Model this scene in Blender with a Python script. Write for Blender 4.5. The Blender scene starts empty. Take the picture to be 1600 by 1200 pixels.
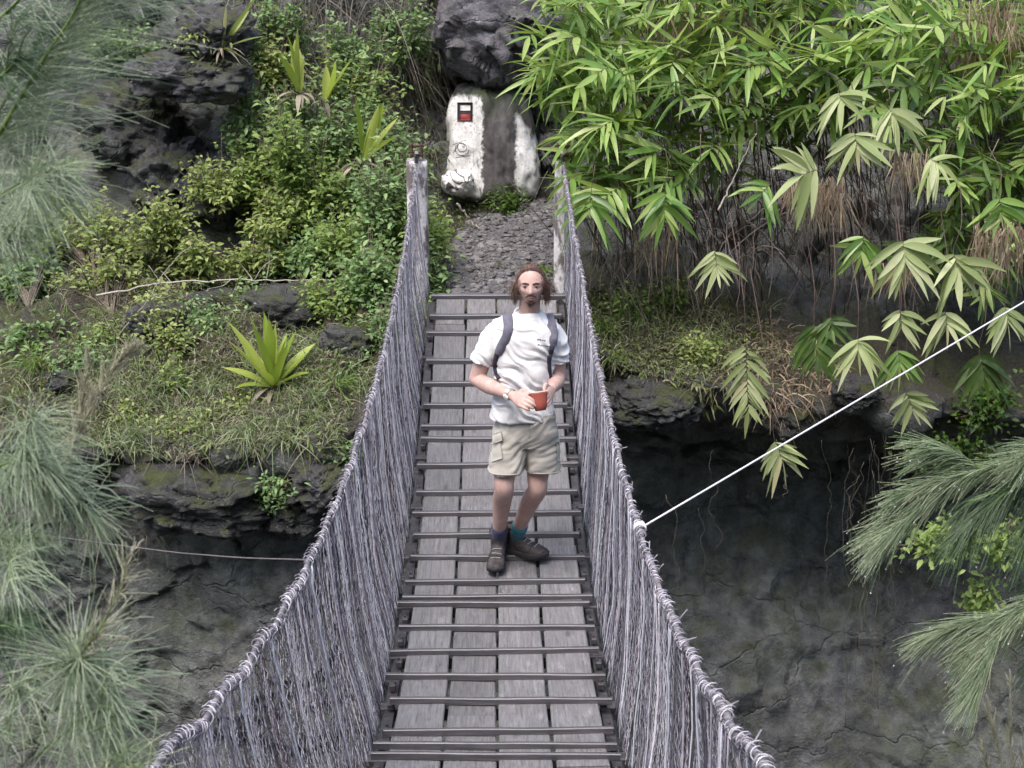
import bpy, math, random
import numpy as np
from mathutils import Vector, Matrix
from mathutils.bvhtree import BVHTree

SC = bpy.context.scene
COL = SC.collection
R = np.random.default_rng(7)
PI = math.pi

# ------------------------------------------------------------------ camera
FPX = 2300.0                     # focal length in pixels of a 1600 wide frame
PITCH = math.radians(17.0)
YAW = math.radians(0.62)
CAM = np.array([0.0, 0.0, 3.43])
FWD = np.array([math.sin(YAW) * math.cos(PITCH), math.cos(YAW) * math.cos(PITCH), -math.sin(PITCH)])
RGT = np.array([math.cos(YAW), -math.sin(YAW), 0.0])
UPV = np.cross(RGT, FWD)


def at(px, py, Y):
    """world point seen at a pixel of the 1600x1200 photograph, at world depth Y"""
    px = np.asarray(px, float); py = np.asarray(py, float); Y = np.asarray(Y, float)
    d = FWD + RGT * ((px - 800) / FPX)[..., None] + UPV * ((600 - py) / FPX)[..., None]
    return CAM + d * (Y / d[..., 1])[..., None]


def proj(P):
    v = np.asarray(P, float) - CAM
    z = v @ FWD
    return 800 + FPX * (v @ RGT) / z, 600 - FPX * (v @ UPV) / z


cam_data = bpy.data.cameras.new('camera')
cam = bpy.data.objects.new('camera', cam_data)
COL.objects.link(cam)
cam.location = CAM
cam.rotation_euler = (PI / 2 - PITCH, 0, -YAW)
cam_data.sensor_width = 36.0
cam_data.lens = 36.0 * FPX / 1600.0
cam_data.clip_start = 0.05
cam_data.clip_end = 500
cam_data.dof.use_dof = True
cam_data.dof.focus_distance = 8.6
cam_data.dof.aperture_fstop = 14.0
SC.camera = cam

# ------------------------------------------------------------------ noise
_perm = np.random.default_rng(3).permutation(256)
_perm = np.concatenate([_perm, _perm, _perm])
_g = np.random.default_rng(4).normal(size=(256, 3)); _g /= np.linalg.norm(_g, axis=1)[:, None]


def perlin(P):
    P = np.asarray(P, float)
    i = np.floor(P).astype(int); f = P - i
    i &= 255
    w = f * f * f * (f * (f * 6 - 15) + 10)
    out = 0
    for dx in (0, 1):
        for dy in (0, 1):
            for dz in (0, 1):
                h = _perm[_perm[_perm[i[..., 0] + dx] + i[..., 1] + dy] + i[..., 2] + dz]
                g = _g[h]
                d = (g * (f - np.array([dx, dy, dz]))).sum(-1)
                ww = (w[..., 0] if dx else 1 - w[..., 0]) * (w[..., 1] if dy else 1 - w[..., 1]) * (w[..., 2] if dz else 1 - w[..., 2])
                out = out + d * ww
    return out * 1.5


def fbm(P, octv=4, gain=0.5):
    s = 0; a = 1.0; P = np.asarray(P, float)
    for o in range(octv):
        s = s + a * perlin(P * 2 ** o + 17.3 * o); a *= gain
    return s


def facets(P, seed=0):
    """broken-rock relief: every Voronoi cell is a tilted flat facet"""
    P = np.asarray(P, float)
    base = np.floor(P).astype(int)
    best = np.full(P.shape[:-1], 1e9); val = np.zeros(P.shape[:-1])
    tab = np.random.default_rng(50 + seed).random((256, 7))
    for dx in (-1, 0, 1):
        for dy in (-1, 0, 1):
            for dz in (-1, 0, 1):
                c = base + np.array([dx, dy, dz]); cc = c & 255
                t = tab[_perm[_perm[_perm[cc[..., 0]] + cc[..., 1]] + cc[..., 2]]]
                q = P - (c + t[..., :3])
                d = (q * q).sum(-1)
                v = (q * (t[..., 3:6] - 0.5)).sum(-1) * 1.1 + (t[..., 6] - 0.5) * 0.9
                m = d < best
                best = np.where(m, d, best); val = np.where(m, v, val)
    return val


# ------------------------------------------------------------------ mesh building
class MB:
    def __init__(self):
        self.v = []; self.q = []; self.t = []; self.n = 0; self.mq = []; self.mt = []

    def add(self, v, q=None, t=None, mi=0):
        v = np.asarray(v, np.float32).reshape(-1, 3)
        if q is not None and len(q):
            q = np.asarray(q, np.int64).reshape(-1, 4); self.q.append(q + self.n); self.mq.append(np.full(len(q), mi))
        if t is not None and len(t):
            t = np.asarray(t, np.int64).reshape(-1, 3); self.t.append(t + self.n); self.mt.append(np.full(len(t), mi))
        self.v.append(v); self.n += len(v)
        return self

    def mesh(self, name, smooth=True):
        me = bpy.data.meshes.new(name)
        v = np.concatenate(self.v) if self.v else np.zeros((0, 3), np.float32)
        q = np.concatenate(self.q) if self.q else np.zeros((0, 4), np.int64)
        t = np.concatenate(self.t) if self.t else np.zeros((0, 3), np.int64)
        me.vertices.add(len(v)); me.vertices.foreach_set('co', v.astype(np.float32).ravel())
        nl = len(q) * 4 + len(t) * 3
        me.loops.add(nl)
        me.loops.foreach_set('vertex_index', np.concatenate([q.ravel(), t.ravel()]).astype(np.int32))
        me.polygons.add(len(q) + len(t))
        st = np.concatenate([np.arange(len(q)) * 4, len(q) * 4 + np.arange(len(t)) * 3]).astype(np.int32)
        me.polygons.foreach_set('loop_start', st)
        mi = np.concatenate(self.mq + self.mt) if (self.mq or self.mt) else np.zeros(0)
        me.polygons.foreach_set('material_index', mi.astype(np.int32))
        me.polygons.foreach_set('use_smooth', np.full(len(q) + len(t), smooth))
        me.update(calc_edges=True)
        me.validate()
        return me

    def obj(self, name, mats, parent=None, smooth=True, origin=None):
        if origin is not None:
            o0 = np.asarray(origin, np.float32)
            self.v = [a - o0 for a in self.v]
        me = self.mesh(name, smooth)
        for m in (mats if isinstance(mats, (list, tuple)) else [mats]):
            me.materials.append(m)
        o = bpy.data.objects.new(name, me); COL.objects.link(o)
        if origin is not None:
            o.location = [float(c) for c in origin]
        if parent is not None:
            o.parent = parent
            if origin is None:            # meshes are written in world space
                o.matrix_parent_inverse = Matrix.Translation(-Vector(parent.location))
        return o


def tag(o, label=None, cat=None, group=None, kind=None):
    if label: o['label'] = label
    if cat: o['category'] = cat
    if group: o['group'] = group
    if kind: o['kind'] = kind
    return o


def thing(name, label, cat, loc=(0, 0, 0), group=None):
    o = bpy.data.objects.new(name, None); COL.objects.link(o)
    o.location = [float(c) for c in loc]
    o.empty_display_size = 0.1
    return tag(o, label, cat, group)


def norm(v):
    v = np.asarray(v, float)
    return v / np.maximum(np.linalg.norm(v, axis=-1, keepdims=True), 1e-9)


def tubes(mb, P, Rad, sides=4, mi=0, cap=True):
    """P (m,n,3) centre lines, Rad (m,n) or scalar"""
    P = np.asarray(P, float)
    if P.ndim == 2: P = P[None]
    m, n, _ = P.shape
    Rad = np.broadcast_to(np.asarray(Rad, float), (m, n))
    T = np.empty_like(P)
    T[:, 1:-1] = P[:, 2:] - P[:, :-2]; T[:, 0] = P[:, 1] - P[:, 0]; T[:, -1] = P[:, -1] - P[:, -2]
    T = norm(T)
    mean = norm(P[:, -1] - P[:, 0] + 1e-6)
    ref = np.where(np.abs(mean[:, 2:3]) > 0.7, np.array([[1.0, 0.13, 0.05]]), np.array([[0.05, 0.1, 1.0]]))
    A = norm(np.cross(T, np.broadcast_to(ref[:, None], T.shape)))
    B = np.cross(T, A)
    a = np.arange(sides) * 2 * PI / sides
    V = P[:, :, None] + Rad[:, :, None, None] * (np.cos(a)[None, None, :, None] * A[:, :, None] + np.sin(a)[None, None, :, None] * B[:, :, None])
    idx = np.arange(m * n * sides).reshape(m, n, sides)
    q = np.stack([idx[:, :-1], np.roll(idx[:, :-1], -1, 2), np.roll(idx[:, 1:], -1, 2), idx[:, 1:]], -1)
    tr = None
    if cap and sides >= 3:
        tl = []
        for k in range(1, sides - 1):
            tl.append(np.stack([idx[:, 0, 0], idx[:, 0, k + 1], idx[:, 0, k]], -1))
            tl.append(np.stack([idx[:, -1, 0], idx[:, -1, k], idx[:, -1, k + 1]], -1))
        tr = np.concatenate(tl)
    mb.add(V, q, tr, mi)
    return mb


def leaves(mb, B, D, N, L, W, droop=0.3, segs=4, fold=0.25, mi=0, peak=0.4, base_w=0.1, curl=0.0):
    """lanceolate leaves: base B, direction D, upper normal N, length L, width W"""
    B = np.asarray(B, float); m = len(B)
    if m == 0: return mb
    D = norm(np.broadcast_to(D, (m, 3))); N = np.broadcast_to(N, (m, 3))
    S = norm(np.cross(D, N)); N = np.cross(S, D)
    L = np.broadcast_to(L, (m,)); W = np.broadcast_to(W, (m,)); dr = np.broadcast_to(droop, (m,))
    t = np.linspace(0, 1, segs + 1)
    w = np.where(t < peak, base_w + (1 - base_w) * np.sin(t / peak * PI / 2), np.cos((t - peak) / (1 - peak) * PI / 2) ** 0.8)
    w = np.maximum(w, 0.03)
    ctr = B[:, None] + D[:, None] * (L[:, None] * t)[..., None] * (1 - 0.15 * (dr[:, None] * t)[..., None])
    ctr = ctr + np.array([0, 0, -1.0]) * (L[:, None] * dr[:, None] * t ** 2)[..., None]
    half = (W[:, None] * w * 0.5)[..., None] * S[:, None]
    up = (W[:, None] * w * fold)[..., None] * N[:, None]
    V = np.stack([ctr - half + up, ctr, ctr + half + up], 2)      # m, segs+1, 3, 3
    idx = np.arange(m * (segs + 1) * 3).reshape(m, segs + 1, 3)
    q = np.concatenate([
        np.stack([idx[:, :-1, k], idx[:, :-1, k + 1], idx[:, 1:, k + 1], idx[:, 1:, k]], -1).reshape(-1, 4) for k in (0, 1)])
    mb.add(V, q, None, mi)
    return mb


def blades(mb, B, D, L, W, droop=0.5, segs=4, mi=0, face=None):
    """flat grass blades"""
    B = np.asarray(B, float); m = len(B)
    if m == 0: return mb
    D = norm(np.broadcast_to(D, (m, 3)))
    if face is None:
        face = R.normal(size=(m, 3))
    S = norm(np.cross(D, face))
    L = np.broadcast_to(L, (m,)); W = np.broadcast_to(W, (m,)); dr = np.broadcast_to(droop, (m,))
    t = np.linspace(0, 1, segs + 1)
    w = (1 - t ** 1.6) * 0.95 + 0.05
    H = D.copy(); H[:, 2] = 0
    ctr = B[:, None] + D[:, None] * (L[:, None] * t)[..., None] + (H * 0.4)[:, None] * (L[:, None] * dr[:, None] * t ** 2)[..., None]
    ctr = ctr + np.array([0, 0, -1.0]) * (L[:, None] * dr[:, None] * t ** 2.2)[..., None]
    half = (W[:, None] * w * 0.5)[..., None] * S[:, None]
    V = np.stack([ctr - half, ctr + half], 2)
    idx = np.arange(m * (segs + 1) * 2).reshape(m, segs + 1, 2)
    q = np.stack([idx[:, :-1, 0], idx[:, :-1, 1], idx[:, 1:, 1], idx[:, 1:, 0]], -1)
    mb.add(V, q, None, mi)
    return mb


def box(mb, c, half, rot=None, mi=0, bev=0.0):
    c = np.asarray(c, float); hx, hy, hz = half
    if bev <= 0:
        s = np.array([[-1, -1, -1], [1, -1, -1], [1, 1, -1], [-1, 1, -1], [-1, -1, 1], [1, -1, 1], [1, 1, 1], [-1, 1, 1]], float) * [hx, hy, hz]
        q = [[0, 3, 2, 1], [4, 5, 6, 7], [0, 1, 5, 4], [1, 2, 6, 5], [2, 3, 7, 6], [3, 0, 4, 7]]
    else:
        # chamfered box: three rings of eight-point outlines
        def ring(x, y, z, b): return [[-x + b, -y, z], [x - b, -y, z], [x, -y + b, z], [x, y - b, z], [x - b, y, z], [-x + b, y, z], [-x, y - b, z], [-x, -y + b, z]]
        s = np.array(ring(hx - bev, hy - bev, -hz, bev * .5) + ring(hx, hy, -hz + bev, bev) + ring(hx, hy, hz - bev, bev) + ring(hx - bev, hy - bev, hz, bev * .5), float)
        q = []
        for r in range(3):
            for k in range(8):
                a, b_ = r * 8 + k, r * 8 + (k + 1) % 8
                q.append([a, b_, b_ + 8, a + 8])
        for o, sgn in ((0, -1), (24, 1)):
            f = [o + k for k in range(8)]
            qq = [[f[0], f[1], f[2], f[7]], [f[7], f[2], f[3], f[6]], [f[6], f[3], f[4], f[5]]]
            q += qq if sgn > 0 else [x[::-1] for x in qq]
    if rot is not None:
        s = s @ np.asarray(rot, float).T
    mb.add(s + c, q, None, mi)
    return mb


def rot_m(ax, ang):
    return np.array(Matrix.Rotation(ang, 3, ax))


def bez(P0, P1, P2, P3, n):
    t = np.linspace(0, 1, n)[:, None]
    return (1 - t) ** 3 * P0 + 3 * (1 - t) ** 2 * t * P1 + 3 * (1 - t) * t * t * P2 + t ** 3 * P3


def smooth_line(P, n):
    """Catmull-Rom through points P, n samples"""
    P = np.asarray(P, float)
    Q = np.concatenate([[2 * P[0] - P[1]], P, [2 * P[-1] - P[-2]]])
    s = np.linspace(0, len(P) - 1 - 1e-6, n); i = s.astype(int); f = (s - i)[:, None]
    a, b, c, d = Q[i], Q[i + 1], Q[i + 2], Q[i + 3]
    return 0.5 * (2 * b + (c - a) * f + (2 * a - 5 * b + 4 * c - d) * f ** 2 + (3 * b - a - 3 * c + d) * f ** 3)


# ------------------------------------------------------------------ materials
class NT:
    def __init__(self, name):
        self.m = bpy.data.materials.new(name); self.m.use_nodes = True
        self.t = self.m.node_tree; self.n = self.t.nodes; self.n.clear()
        self.out = self.n.new('ShaderNodeOutputMaterial')

    def new(self, typ, **kw):
        x = self.n.new(typ)
        for k, v in kw.items():
            if k.startswith('i_'):
                key = k[2:].replace('_', ' ')
                key = int(key) if key.isdigit() else key
                x.inputs[key].default_value = v
            else: setattr(x, k, v)
        return x

    def link(self, a, b): self.t.links.new(a, b)

    def coord(self, which='Object'): return self.new('ShaderNodeTexCoord').outputs[which]

    def noise(self, scale, detail=4, rough=0.55, vec=None, mapscale=None, dist=0.0):
        n = self.new('ShaderNodeTexNoise'); n.inputs['Scale'].default_value = scale
        n.inputs['Detail'].default_value = detail; n.inputs['Roughness'].default_value = rough
        n.inputs['Distortion'].default_value = dist
        v = vec if vec is not None else self.coord()
        if mapscale is not None:
            mp = self.new('ShaderNodeMapping'); mp.inputs['Scale'].default_value = mapscale
            self.link(v, mp.inputs['Vector']); v = mp.outputs[0]
        self.link(v, n.inputs['Vector'])
        return n.outputs['Fac']

    def ramp(self, fac, stops):
        r = self.new('ShaderNodeValToRGB'); e = r.color_ramp.elements
        while len(e) < len(stops): e.new(0.5)
        for el, (p, c) in zip(e, stops):
            el.position = p; el.color = (*c, 1) if len(c) == 3 else c
        self.link(fac, r.inputs['Fac'])
        return r.outputs['Color']

    def mix(self, fac, a, b, mode='MIX'):
        x = self.new('ShaderNodeMix', data_type='RGBA', blend_type=mode)
        for sock, val in ((x.inputs[0], fac), (x.inputs[6], a), (x.inputs[7], b)):
            if hasattr(val, 'links'): self.link(val, sock)
            elif isinstance(val, (int, float)): sock.default_value = val
            else: sock.default_value = (*val, 1)
        return x.outputs[2]

    def math(self, op, a, b=None, clamp=False):
        x = self.new('ShaderNodeMath', operation=op, use_clamp=clamp)
        for sock, val in ((x.inputs[0], a), (x.inputs[1], b)):
            if val is None: continue
            if hasattr(val, 'links'): self.link(val, sock)
            else: sock.default_value = val
        return x.outputs[0]

    def smooth(self, v, lo, hi):
        x = self.new('ShaderNodeMapRange', interpolation_type='SMOOTHSTEP')
        self.link(v, x.inputs[0]); x.inputs[1].default_value = lo; x.inputs[2].default_value = hi
        return x.outputs[0]

    def bump(self, h, strength=0.5, dist=0.02, prev=None):
        b = self.new('ShaderNodeBump'); b.inputs['Strength'].default_value = strength; b.inputs['Distance'].default_value = dist
        self.link(h, b.inputs['Height'])
        if prev is not None: self.link(prev, b.inputs['Normal'])
        return b.outputs[0]

    def bsdf(self, color, rough=0.7, normal=None, metal=0.0, spec=0.5, **kw):
        b = self.new('ShaderNodeBsdfPrincipled')
        for key, val in (('Base Color', color), ('Roughness', rough), ('Metallic', metal), ('Specular IOR Level', spec)):
            if hasattr(val, 'links'): self.link(val, b.inputs[key])
            elif isinstance(val, (int, float)): b.inputs[key].default_value = val
            else: b.inputs[key].default_value = (*val, 1)
        if normal is not None: self.link(normal, b.inputs['Normal'])
        for k, v in kw.items(): b.inputs[k].default_value = v
        return b.outputs[0]

    def done(self, shader):
        self.link(shader, self.out.inputs['Surface']); return self.m


def mat_plain(name, col, rough=0.7, var=0.25, scale=30, metal=0.0, bump=0.2, spec=0.4, dist=0.004):
    n = NT(name); f = n.noise(scale, 5)
    lo = tuple(c * (1 - var) for c in col); hi = tuple(min(1, c * (1 + var)) for c in col)
    c = n.ramp(f, [(0.3, lo), (0.7, hi)])
    return n.done(n.bsdf(c, rough, n.bump(f, bump, dist), metal, spec))


def mat_strand(name, stops, rough=0.55, spec=0.5):
    """every separate strand takes its own weathered tone"""
    n = NT(name); g = n.new('ShaderNodeNewGeometry')
    c = n.ramp(g.outputs['Random Per Island'], stops); f = n.noise(25, 4)
    c = n.mix(n.math('MULTIPLY', n.smooth(f, 0.45, 0.7), 0.5), c, (0.10, 0.09, 0.10))
    return n.done(n.bsdf(c, rough, None, 0, spec))


def mat_leaf(name, stops, trans=0.35, rough=0.45, spec=0.4, transcol=None, blotch=True):
    """stops: [(pos, colour)] picked at random for each leaf"""
    n = NT(name)
    g = n.new('ShaderNodeNewGeometry')
    c = n.ramp(g.outputs['Random Per Island'], stops)
    blot = n.noise(22, 3)
    if blotch: c = n.mix(n.smooth(blot, 0.35, 0.75), c, n.mix(0.2, c, (0.28, 0.30, 0.12)))
    b = n.bsdf(c, rough, None, 0, spec)
    tr = n.new('ShaderNodeBsdfTranslucent')
    n.link(n.mix(0.35, c, (0.45, 0.55, 0.06) if transcol is None else transcol), tr.inputs['Color'])
    mx = n.new('ShaderNodeMixShader'); mx.inputs[0].default_value = trans
    n.link(b, mx.inputs[1]); n.link(tr.outputs[0], mx.inputs[2])
    return n.done(mx.outputs[0])


def mat_rock(name, dark, light, moss=0.5, mosscol=(0.07, 0.085, 0.015), soil=False, scale=1.0, wet=0.25, lichen=0.2):
    n = NT(name)
    co = n.coord('Object')
    big = n.noise(1.3 * scale, 5, 0.6, co); mid = n.noise(6 * scale, 6, 0.65, co); fine = n.noise(40 * scale, 5, 0.7, co)
    c = n.ramp(mid, [(0.3, dark), (0.55, tuple((a + b) / 2 for a, b in zip(dark, light))), (0.78, light)])
    c = n.mix(n.smooth(big, 0.35, 0.7), c, n.mix(0.55, c, tuple(x * 0.55 for x in dark)))
    tint = n.noise(0.55 * scale, 3, 0.5, co)
    c = n.mix(n.math('MULTIPLY', n.smooth(tint, 0.42, 0.6), 0.55), c, n.mix(1.0, c, (0.95, 1.06, 0.95), 'MULTIPLY'))
    c = n.mix(n.math('MULTIPLY', n.smooth(n.noise(1.1 * scale, 4, 0.6, co), 0.60, 0.72), lichen * 1.2), c, (0.30, 0.29, 0.28))
    # pale lichen specks and mineral streaks running down the face
    st = n.noise(5 * scale, 4, 0.6, co, (1.6, 1.6, 0.25))
    c = n.mix(n.math('MULTIPLY', n.smooth(st, 0.58, 0.74), lichen), c, (0.26, 0.26, 0.25))
    li = n.noise(14 * scale, 3, 0.5, co)
    c = n.mix(n.math('MULTIPLY', n.smooth(li, 0.64, 0.72), lichen * 1.6), c, (0.30, 0.30, 0.28))
    # moss grows on ledges
    g = n.new('ShaderNodeNewGeometry'); sx = n.new('ShaderNodeSeparateXYZ'); n.link(g.outputs['Normal'], sx.inputs[0])
    mm = n.math('MULTIPLY', n.smooth(sx.outputs[2], 0.0, 0.75), n.smooth(n.noise(3.1 * scale, 5, 0.6, co), 0.42, 0.62))
    mm = n.math('MULTIPLY', mm, moss)
    c = n.mix(mm, c, n.ramp(fine, [(0.3, tuple(x * 0.5 for x in mosscol)), (0.7, tuple(x * 1.5 for x in mosscol))]))
    if soil:
        at_ = n.new('ShaderNodeAttribute', attribute_name='soil')
        sc = n.ramp(fine, [(0.25, (0.022, 0.019, 0.016)), (0.5, (0.055, 0.046, 0.036)), (0.75, (0.11, 0.095, 0.075))])
        sc = n.mix(n.smooth(n.noise(5, 4, 0.6, co), 0.45, 0.65), sc, n.mix(0.6, sc, (0.07, 0.09, 0.02)))
        c = n.mix(n.math('MULTIPLY', at_.outputs['Fac'], n.smooth(n.math('ADD', sx.outputs[2], n.math('MULTIPLY', mid, 0.6)), 0.35, 0.75)), c, sc)
    # fracture lines: edges of stretched, distorted cells
    nz = n.new('ShaderNodeTexNoise'); nz.inputs['Scale'].default_value = 2.2 * scale; nz.inputs['Detail'].default_value = 5; n.link(co, nz.inputs['Vector'])
    dv = n.new('ShaderNodeVectorMath', operation='SCALE'); n.link(nz.outputs['Color'], dv.inputs[0]); dv.inputs['Scale'].default_value = 0.45 / scale
    ad = n.new('ShaderNodeVectorMath', operation='ADD'); n.link(co, ad.inputs[0]); n.link(dv.outputs[0], ad.inputs[1])
    mp = n.new('ShaderNodeMapping'); mp.inputs['Scale'].default_value = (1.0, 1.0, 1.9); n.link(ad.outputs[0], mp.inputs['Vector'])
    cr = []
    for sc_ in (0.85 * scale, 2.6 * scale):
        vo = n.new('ShaderNodeTexVoronoi', feature='DISTANCE_TO_EDGE'); vo.inputs['Scale'].default_value = sc_; n.link(mp.outputs[0], vo.inputs['Vector']); cr.append(vo.outputs['Distance'])
    ck = n.math('MULTIPLY', n.smooth(cr[0], 0.0, 0.022), n.math('ADD', 0.8, n.math('MULTIPLY', n.smooth(cr[1], 0.0, 0.03), 0.2)))
    h = n.math('ADD', n.math('ADD', n.math('MULTIPLY', mid, 1.15), n.math('MULTIPLY', fine, 0.65)), n.math('MULTIPLY', ck, 0.38))
    nb = n.bump(h, 1.0, 0.055)
    rg = n.ramp(big, [(0.35, (wet + 0.25,) * 3), (0.7, (0.9,) * 3)])
    return n.done(n.bsdf(c, rg, nb, 0, 0.35))
# ------------------------------------------------------------------ sky and light (overcast)
SUN_EL, SUN_AZ = math.radians(63), math.radians(212)       # high, behind the camera to the left
w = bpy.data.worlds.new('World'); SC.world = w; w.use_nodes = True
wn = w.node_tree; wn.nodes.clear()
sky = wn.nodes.new('ShaderNodeTexSky'); sky.sky_type = 'NISHITA'; sky.sun_disc = False
sky.sun_elevation = SUN_EL; sky.sun_rotation = SUN_AZ
sky.air_density = 1.0; sky.dust_density = 4.0; sky.ozone_density = 1.0
bg = wn.nodes.new('ShaderNodeBackground'); bg.inputs['Strength'].default_value = 0.15
wo = wn.nodes.new('ShaderNodeOutputWorld')
wn.links.new(sky.outputs[0], bg.inputs[0]); wn.links.new(bg.outputs[0], wo.inputs[0])
sl = bpy.data.lights.new('sun', 'SUN'); sl.energy = 1.45; sl.angle = math.radians(38); sl.color = (1.0, 0.96, 0.915)
so = bpy.data.objects.new('sun', sl); COL.objects.link(so)
sd = Vector((math.sin(SUN_AZ) * math.cos(SUN_EL), math.cos(SUN_AZ) * math.cos(SUN_EL), math.sin(SUN_EL)))
so.rotation_euler = sd.to_track_quat('Z', 'Y').to_euler(); so.location = (0, 0, 20)
SC.view_settings.view_transform = 'Standard'; SC.view_settings.look = 'None'
SC.view_settings.exposure = 1.15; SC.view_settings.gamma = 1.0
SC.render.engine = 'CYCLES'
SC.cycles.max_bounces = 7; SC.cycles.diffuse_bounces = 3; SC.cycles.transparent_max_bounces = 8
SC.cycles.use_denoising = True

# ------------------------------------------------------------------ far bank of the gorge
PXC = [-900, -200, 0, 200, 400, 560, 640, 700, 860, 920, 980, 1100, 1300, 1600, 1900, 2500]
# rows: far top, upper, frame top, upper middle, cliff foot, ledge middle, edge, recess, lower, frame bottom, gorge
TAB = {
 -900: [(-1100, 22), (-400, 18), (-40, 16.0), (200, 15), (430, 13.2), (560, 12.2), (690, 11.0), (740, 11.3), (950, 11.0), (1230, 10.8), (1800, 9.5)],
 -200: [(-1100, 21), (-400, 17.5), (-40, 15.5), (200, 14.6), (430, 12.9), (560, 11.8), (695, 10.6), (745, 11.0), (950, 10.8), (1230, 10.6), (1800, 9.5)],
 0: [(-1100, 20), (-400, 17), (-40, 15.2), (200, 14.4), (425, 12.8), (560, 11.6), (690, 10.5), (745, 10.9), (950, 10.8), (1230, 10.5), (1800, 9.5)],
 200: [(-1100, 19), (-400, 16.5), (-40, 14.8), (200, 14.2), (420, 12.9), (560, 11.5), (712, 10.4), (760, 10.7), (950, 10.8), (1230, 10.5), (1800, 9.5)],
 400: [(-1100, 19), (-400, 16.0), (-40, 14.6), (200, 14.0), (425, 12.8), (500, 12.1), (705, 10.4), (775, 10.75), (950, 10.7), (1230, 10.5), (1800, 9.6)],
 560: [(-1100, 19), (-400, 16.0), (-40, 14.7), (200, 14.0), (410, 12.8), (520, 11.7), (680, 10.6), (790, 10.95), (950, 10.8), (1230, 10.6), (1800, 9.7)],
 640: [(-1100, 19), (-400, 16.2), (-40, 15.0), (190, 14.5), (370, 13.2), (470, 11.6), (560, 11.0), (700, 11.2), (950, 11.0), (1230, 10.8), (1800, 9.8)],
 700: [(-1100, 19), (-400, 16.5), (-40, 15.2), (180, 14.9), (340, 14.0), (405, 12.6), (478, 11.25), (600, 11.3), (900, 11.2), (1230, 11.0), (1800, 10)],
 860: [(-1100, 19), (-400, 16.5), (-40, 15.3), (180, 15.0), (318, 14.3), (400, 12.7), (478, 11.25), (600, 11.4), (900, 11.4), (1230, 11.1), (1800, 10)],
 920: [(-1100, 19), (-400, 16.5), (-40, 15.2), (200, 14.7), (350, 14.0), (440, 12.2), (540, 11.2), (620, 11.7), (850, 11.8), (1230, 11.2), (1800, 10)],
 980: [(-1100, 19), (-400, 16.5), (-40, 15.1), (200, 14.5), (370, 14.1), (460, 12.2), (580, 11.1), (650, 12.0), (820, 12.1), (1230, 11.3), (1800, 10)],
 1100: [(-1100, 19), (-400, 16.3), (-40, 15.0), (200, 14.9), (390, 14.1), (480, 12.2), (600, 11.0), (680, 12.4), (800, 12.4), (1230, 11.4), (1800, 10)],
 1300: [(-1100, 19), (-400, 16), (-40, 14.6), (200, 14.7), (420, 13.9), (530, 12.0), (640, 11.0), (720, 12.8), (830, 12.7), (1230, 11.5), (1800, 10)],
 1600: [(-1100, 18), (-400, 15.5), (-40, 14.2), (200, 13.6), (440, 12.8), (550, 11.9), (650, 11.0), (730, 12.6), (850, 12.4), (1230, 11.3), (1800, 10)],
 1900: [(-1100, 18), (-400, 15.2), (-40, 13.9), (200, 13.3), (440, 12.5), (550, 11.7), (650, 10.9), (730, 12.2), (850, 12.0), (1230, 11.0), (1800, 10)],
 2500: [(-1100, 17), (-400, 14.8), (-40, 13.4), (200, 12.9), (440, 12.2), (550, 11.4), (650, 10.7), (730, 11.8), (850, 11.6), (1230, 10.8), (1800, 9.8)],
}
us = np.concatenate([np.linspace(-900, -180, 16)[:-1], np.arange(-180, 1790, 5.5), np.linspace(1790, 2500, 16)[1:]])
nrow = [6, 10, 46, 64, 50, 48, 36, 54, 66, 24]
vs = np.concatenate([np.linspace(k, k + 1, n + 1)[:-1] for k, n in enumerate(nrow)] + [[10.0]])
tab = np.array([TAB[c] for c in PXC], float)                  # col,row,2
tu = np.empty((len(us), 11, 2))
for r in range(11):
    for k in range(2):
        tu[:, r, k] = np.interp(us, PXC, tab[:, r, k])
gv = np.empty((len(us), len(vs), 2))
for i in range(len(us)):
    for k in range(2):
        gv[i, :, k] = np.interp(vs, np.arange(11), tu[i, :, k])
G = at(np.repeat(us[:, None], len(vs), 1), gv[..., 0], gv[..., 1])


def blur(A, ax, it):
    for _ in range(it):
        B = A.copy()
        sl0 = [slice(None)] * A.ndim; sl1 = sl0.copy(); sl2 = sl0.copy()
        sl0[ax] = slice(1, -1); sl1[ax] = slice(0, -2); sl2[ax] = slice(2, None)
        B[tuple(sl0)] = 0.5 * A[tuple(sl0)] + 0.25 * (A[tuple(sl1)] + A[tuple(sl2)])
        A = B
    return A


G = blur(blur(G, 0, 24), 1, 7)


def gnorm(G):
    du = np.gradient(G, axis=0); dv = np.gradient(G, axis=1)
    return norm(np.cross(du, -dv))


GN = gnorm(G)
uu = us[:, None]; vv = vs[None, :]
bump01 = lambda x, lo, hi, s: 1 / (1 + np.exp(-(x - lo) / s)) * (1 / (1 + np.exp((x - hi) / s)))
pathmask = bump01(uu, 672, 885, 10) * bump01(vv, 3.9, 6.1, 0.12)
ledge = np.where(uu > 890, bump01(vv, 4.75, 6.05, 0.12), bump01(vv, 3.9, 6.05, 0.12))
amp = (1 - 0.9 * pathmask) * (1 - 0.55 * ledge) * np.where(vv > 7.3, 0.5, 1.0)
warp = np.stack([perlin(G * 1.7 + k * 31) for k in range(3)], -1) * 0.18
Gw = (G + warp)
disp = 0.16 * fbm(G * 0.9, 3) + amp * (0.22 * facets(Gw * np.array([1.0, 1.0, 1.5]) * 1.25, 1) + 0.11 * facets(Gw * np.array([1, 1, 1.7]) * 3.1, 2) + 0.045 * facets(G * 8, 3)) + 0.03 * fbm(G * 5, 4) * (0.35 + 0.65 * amp)
disp = np.where(pathmask > 0.5, disp * 0.3 + 0.0, disp)
G = G + GN * disp[..., None]
GN = gnorm(G)
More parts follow.
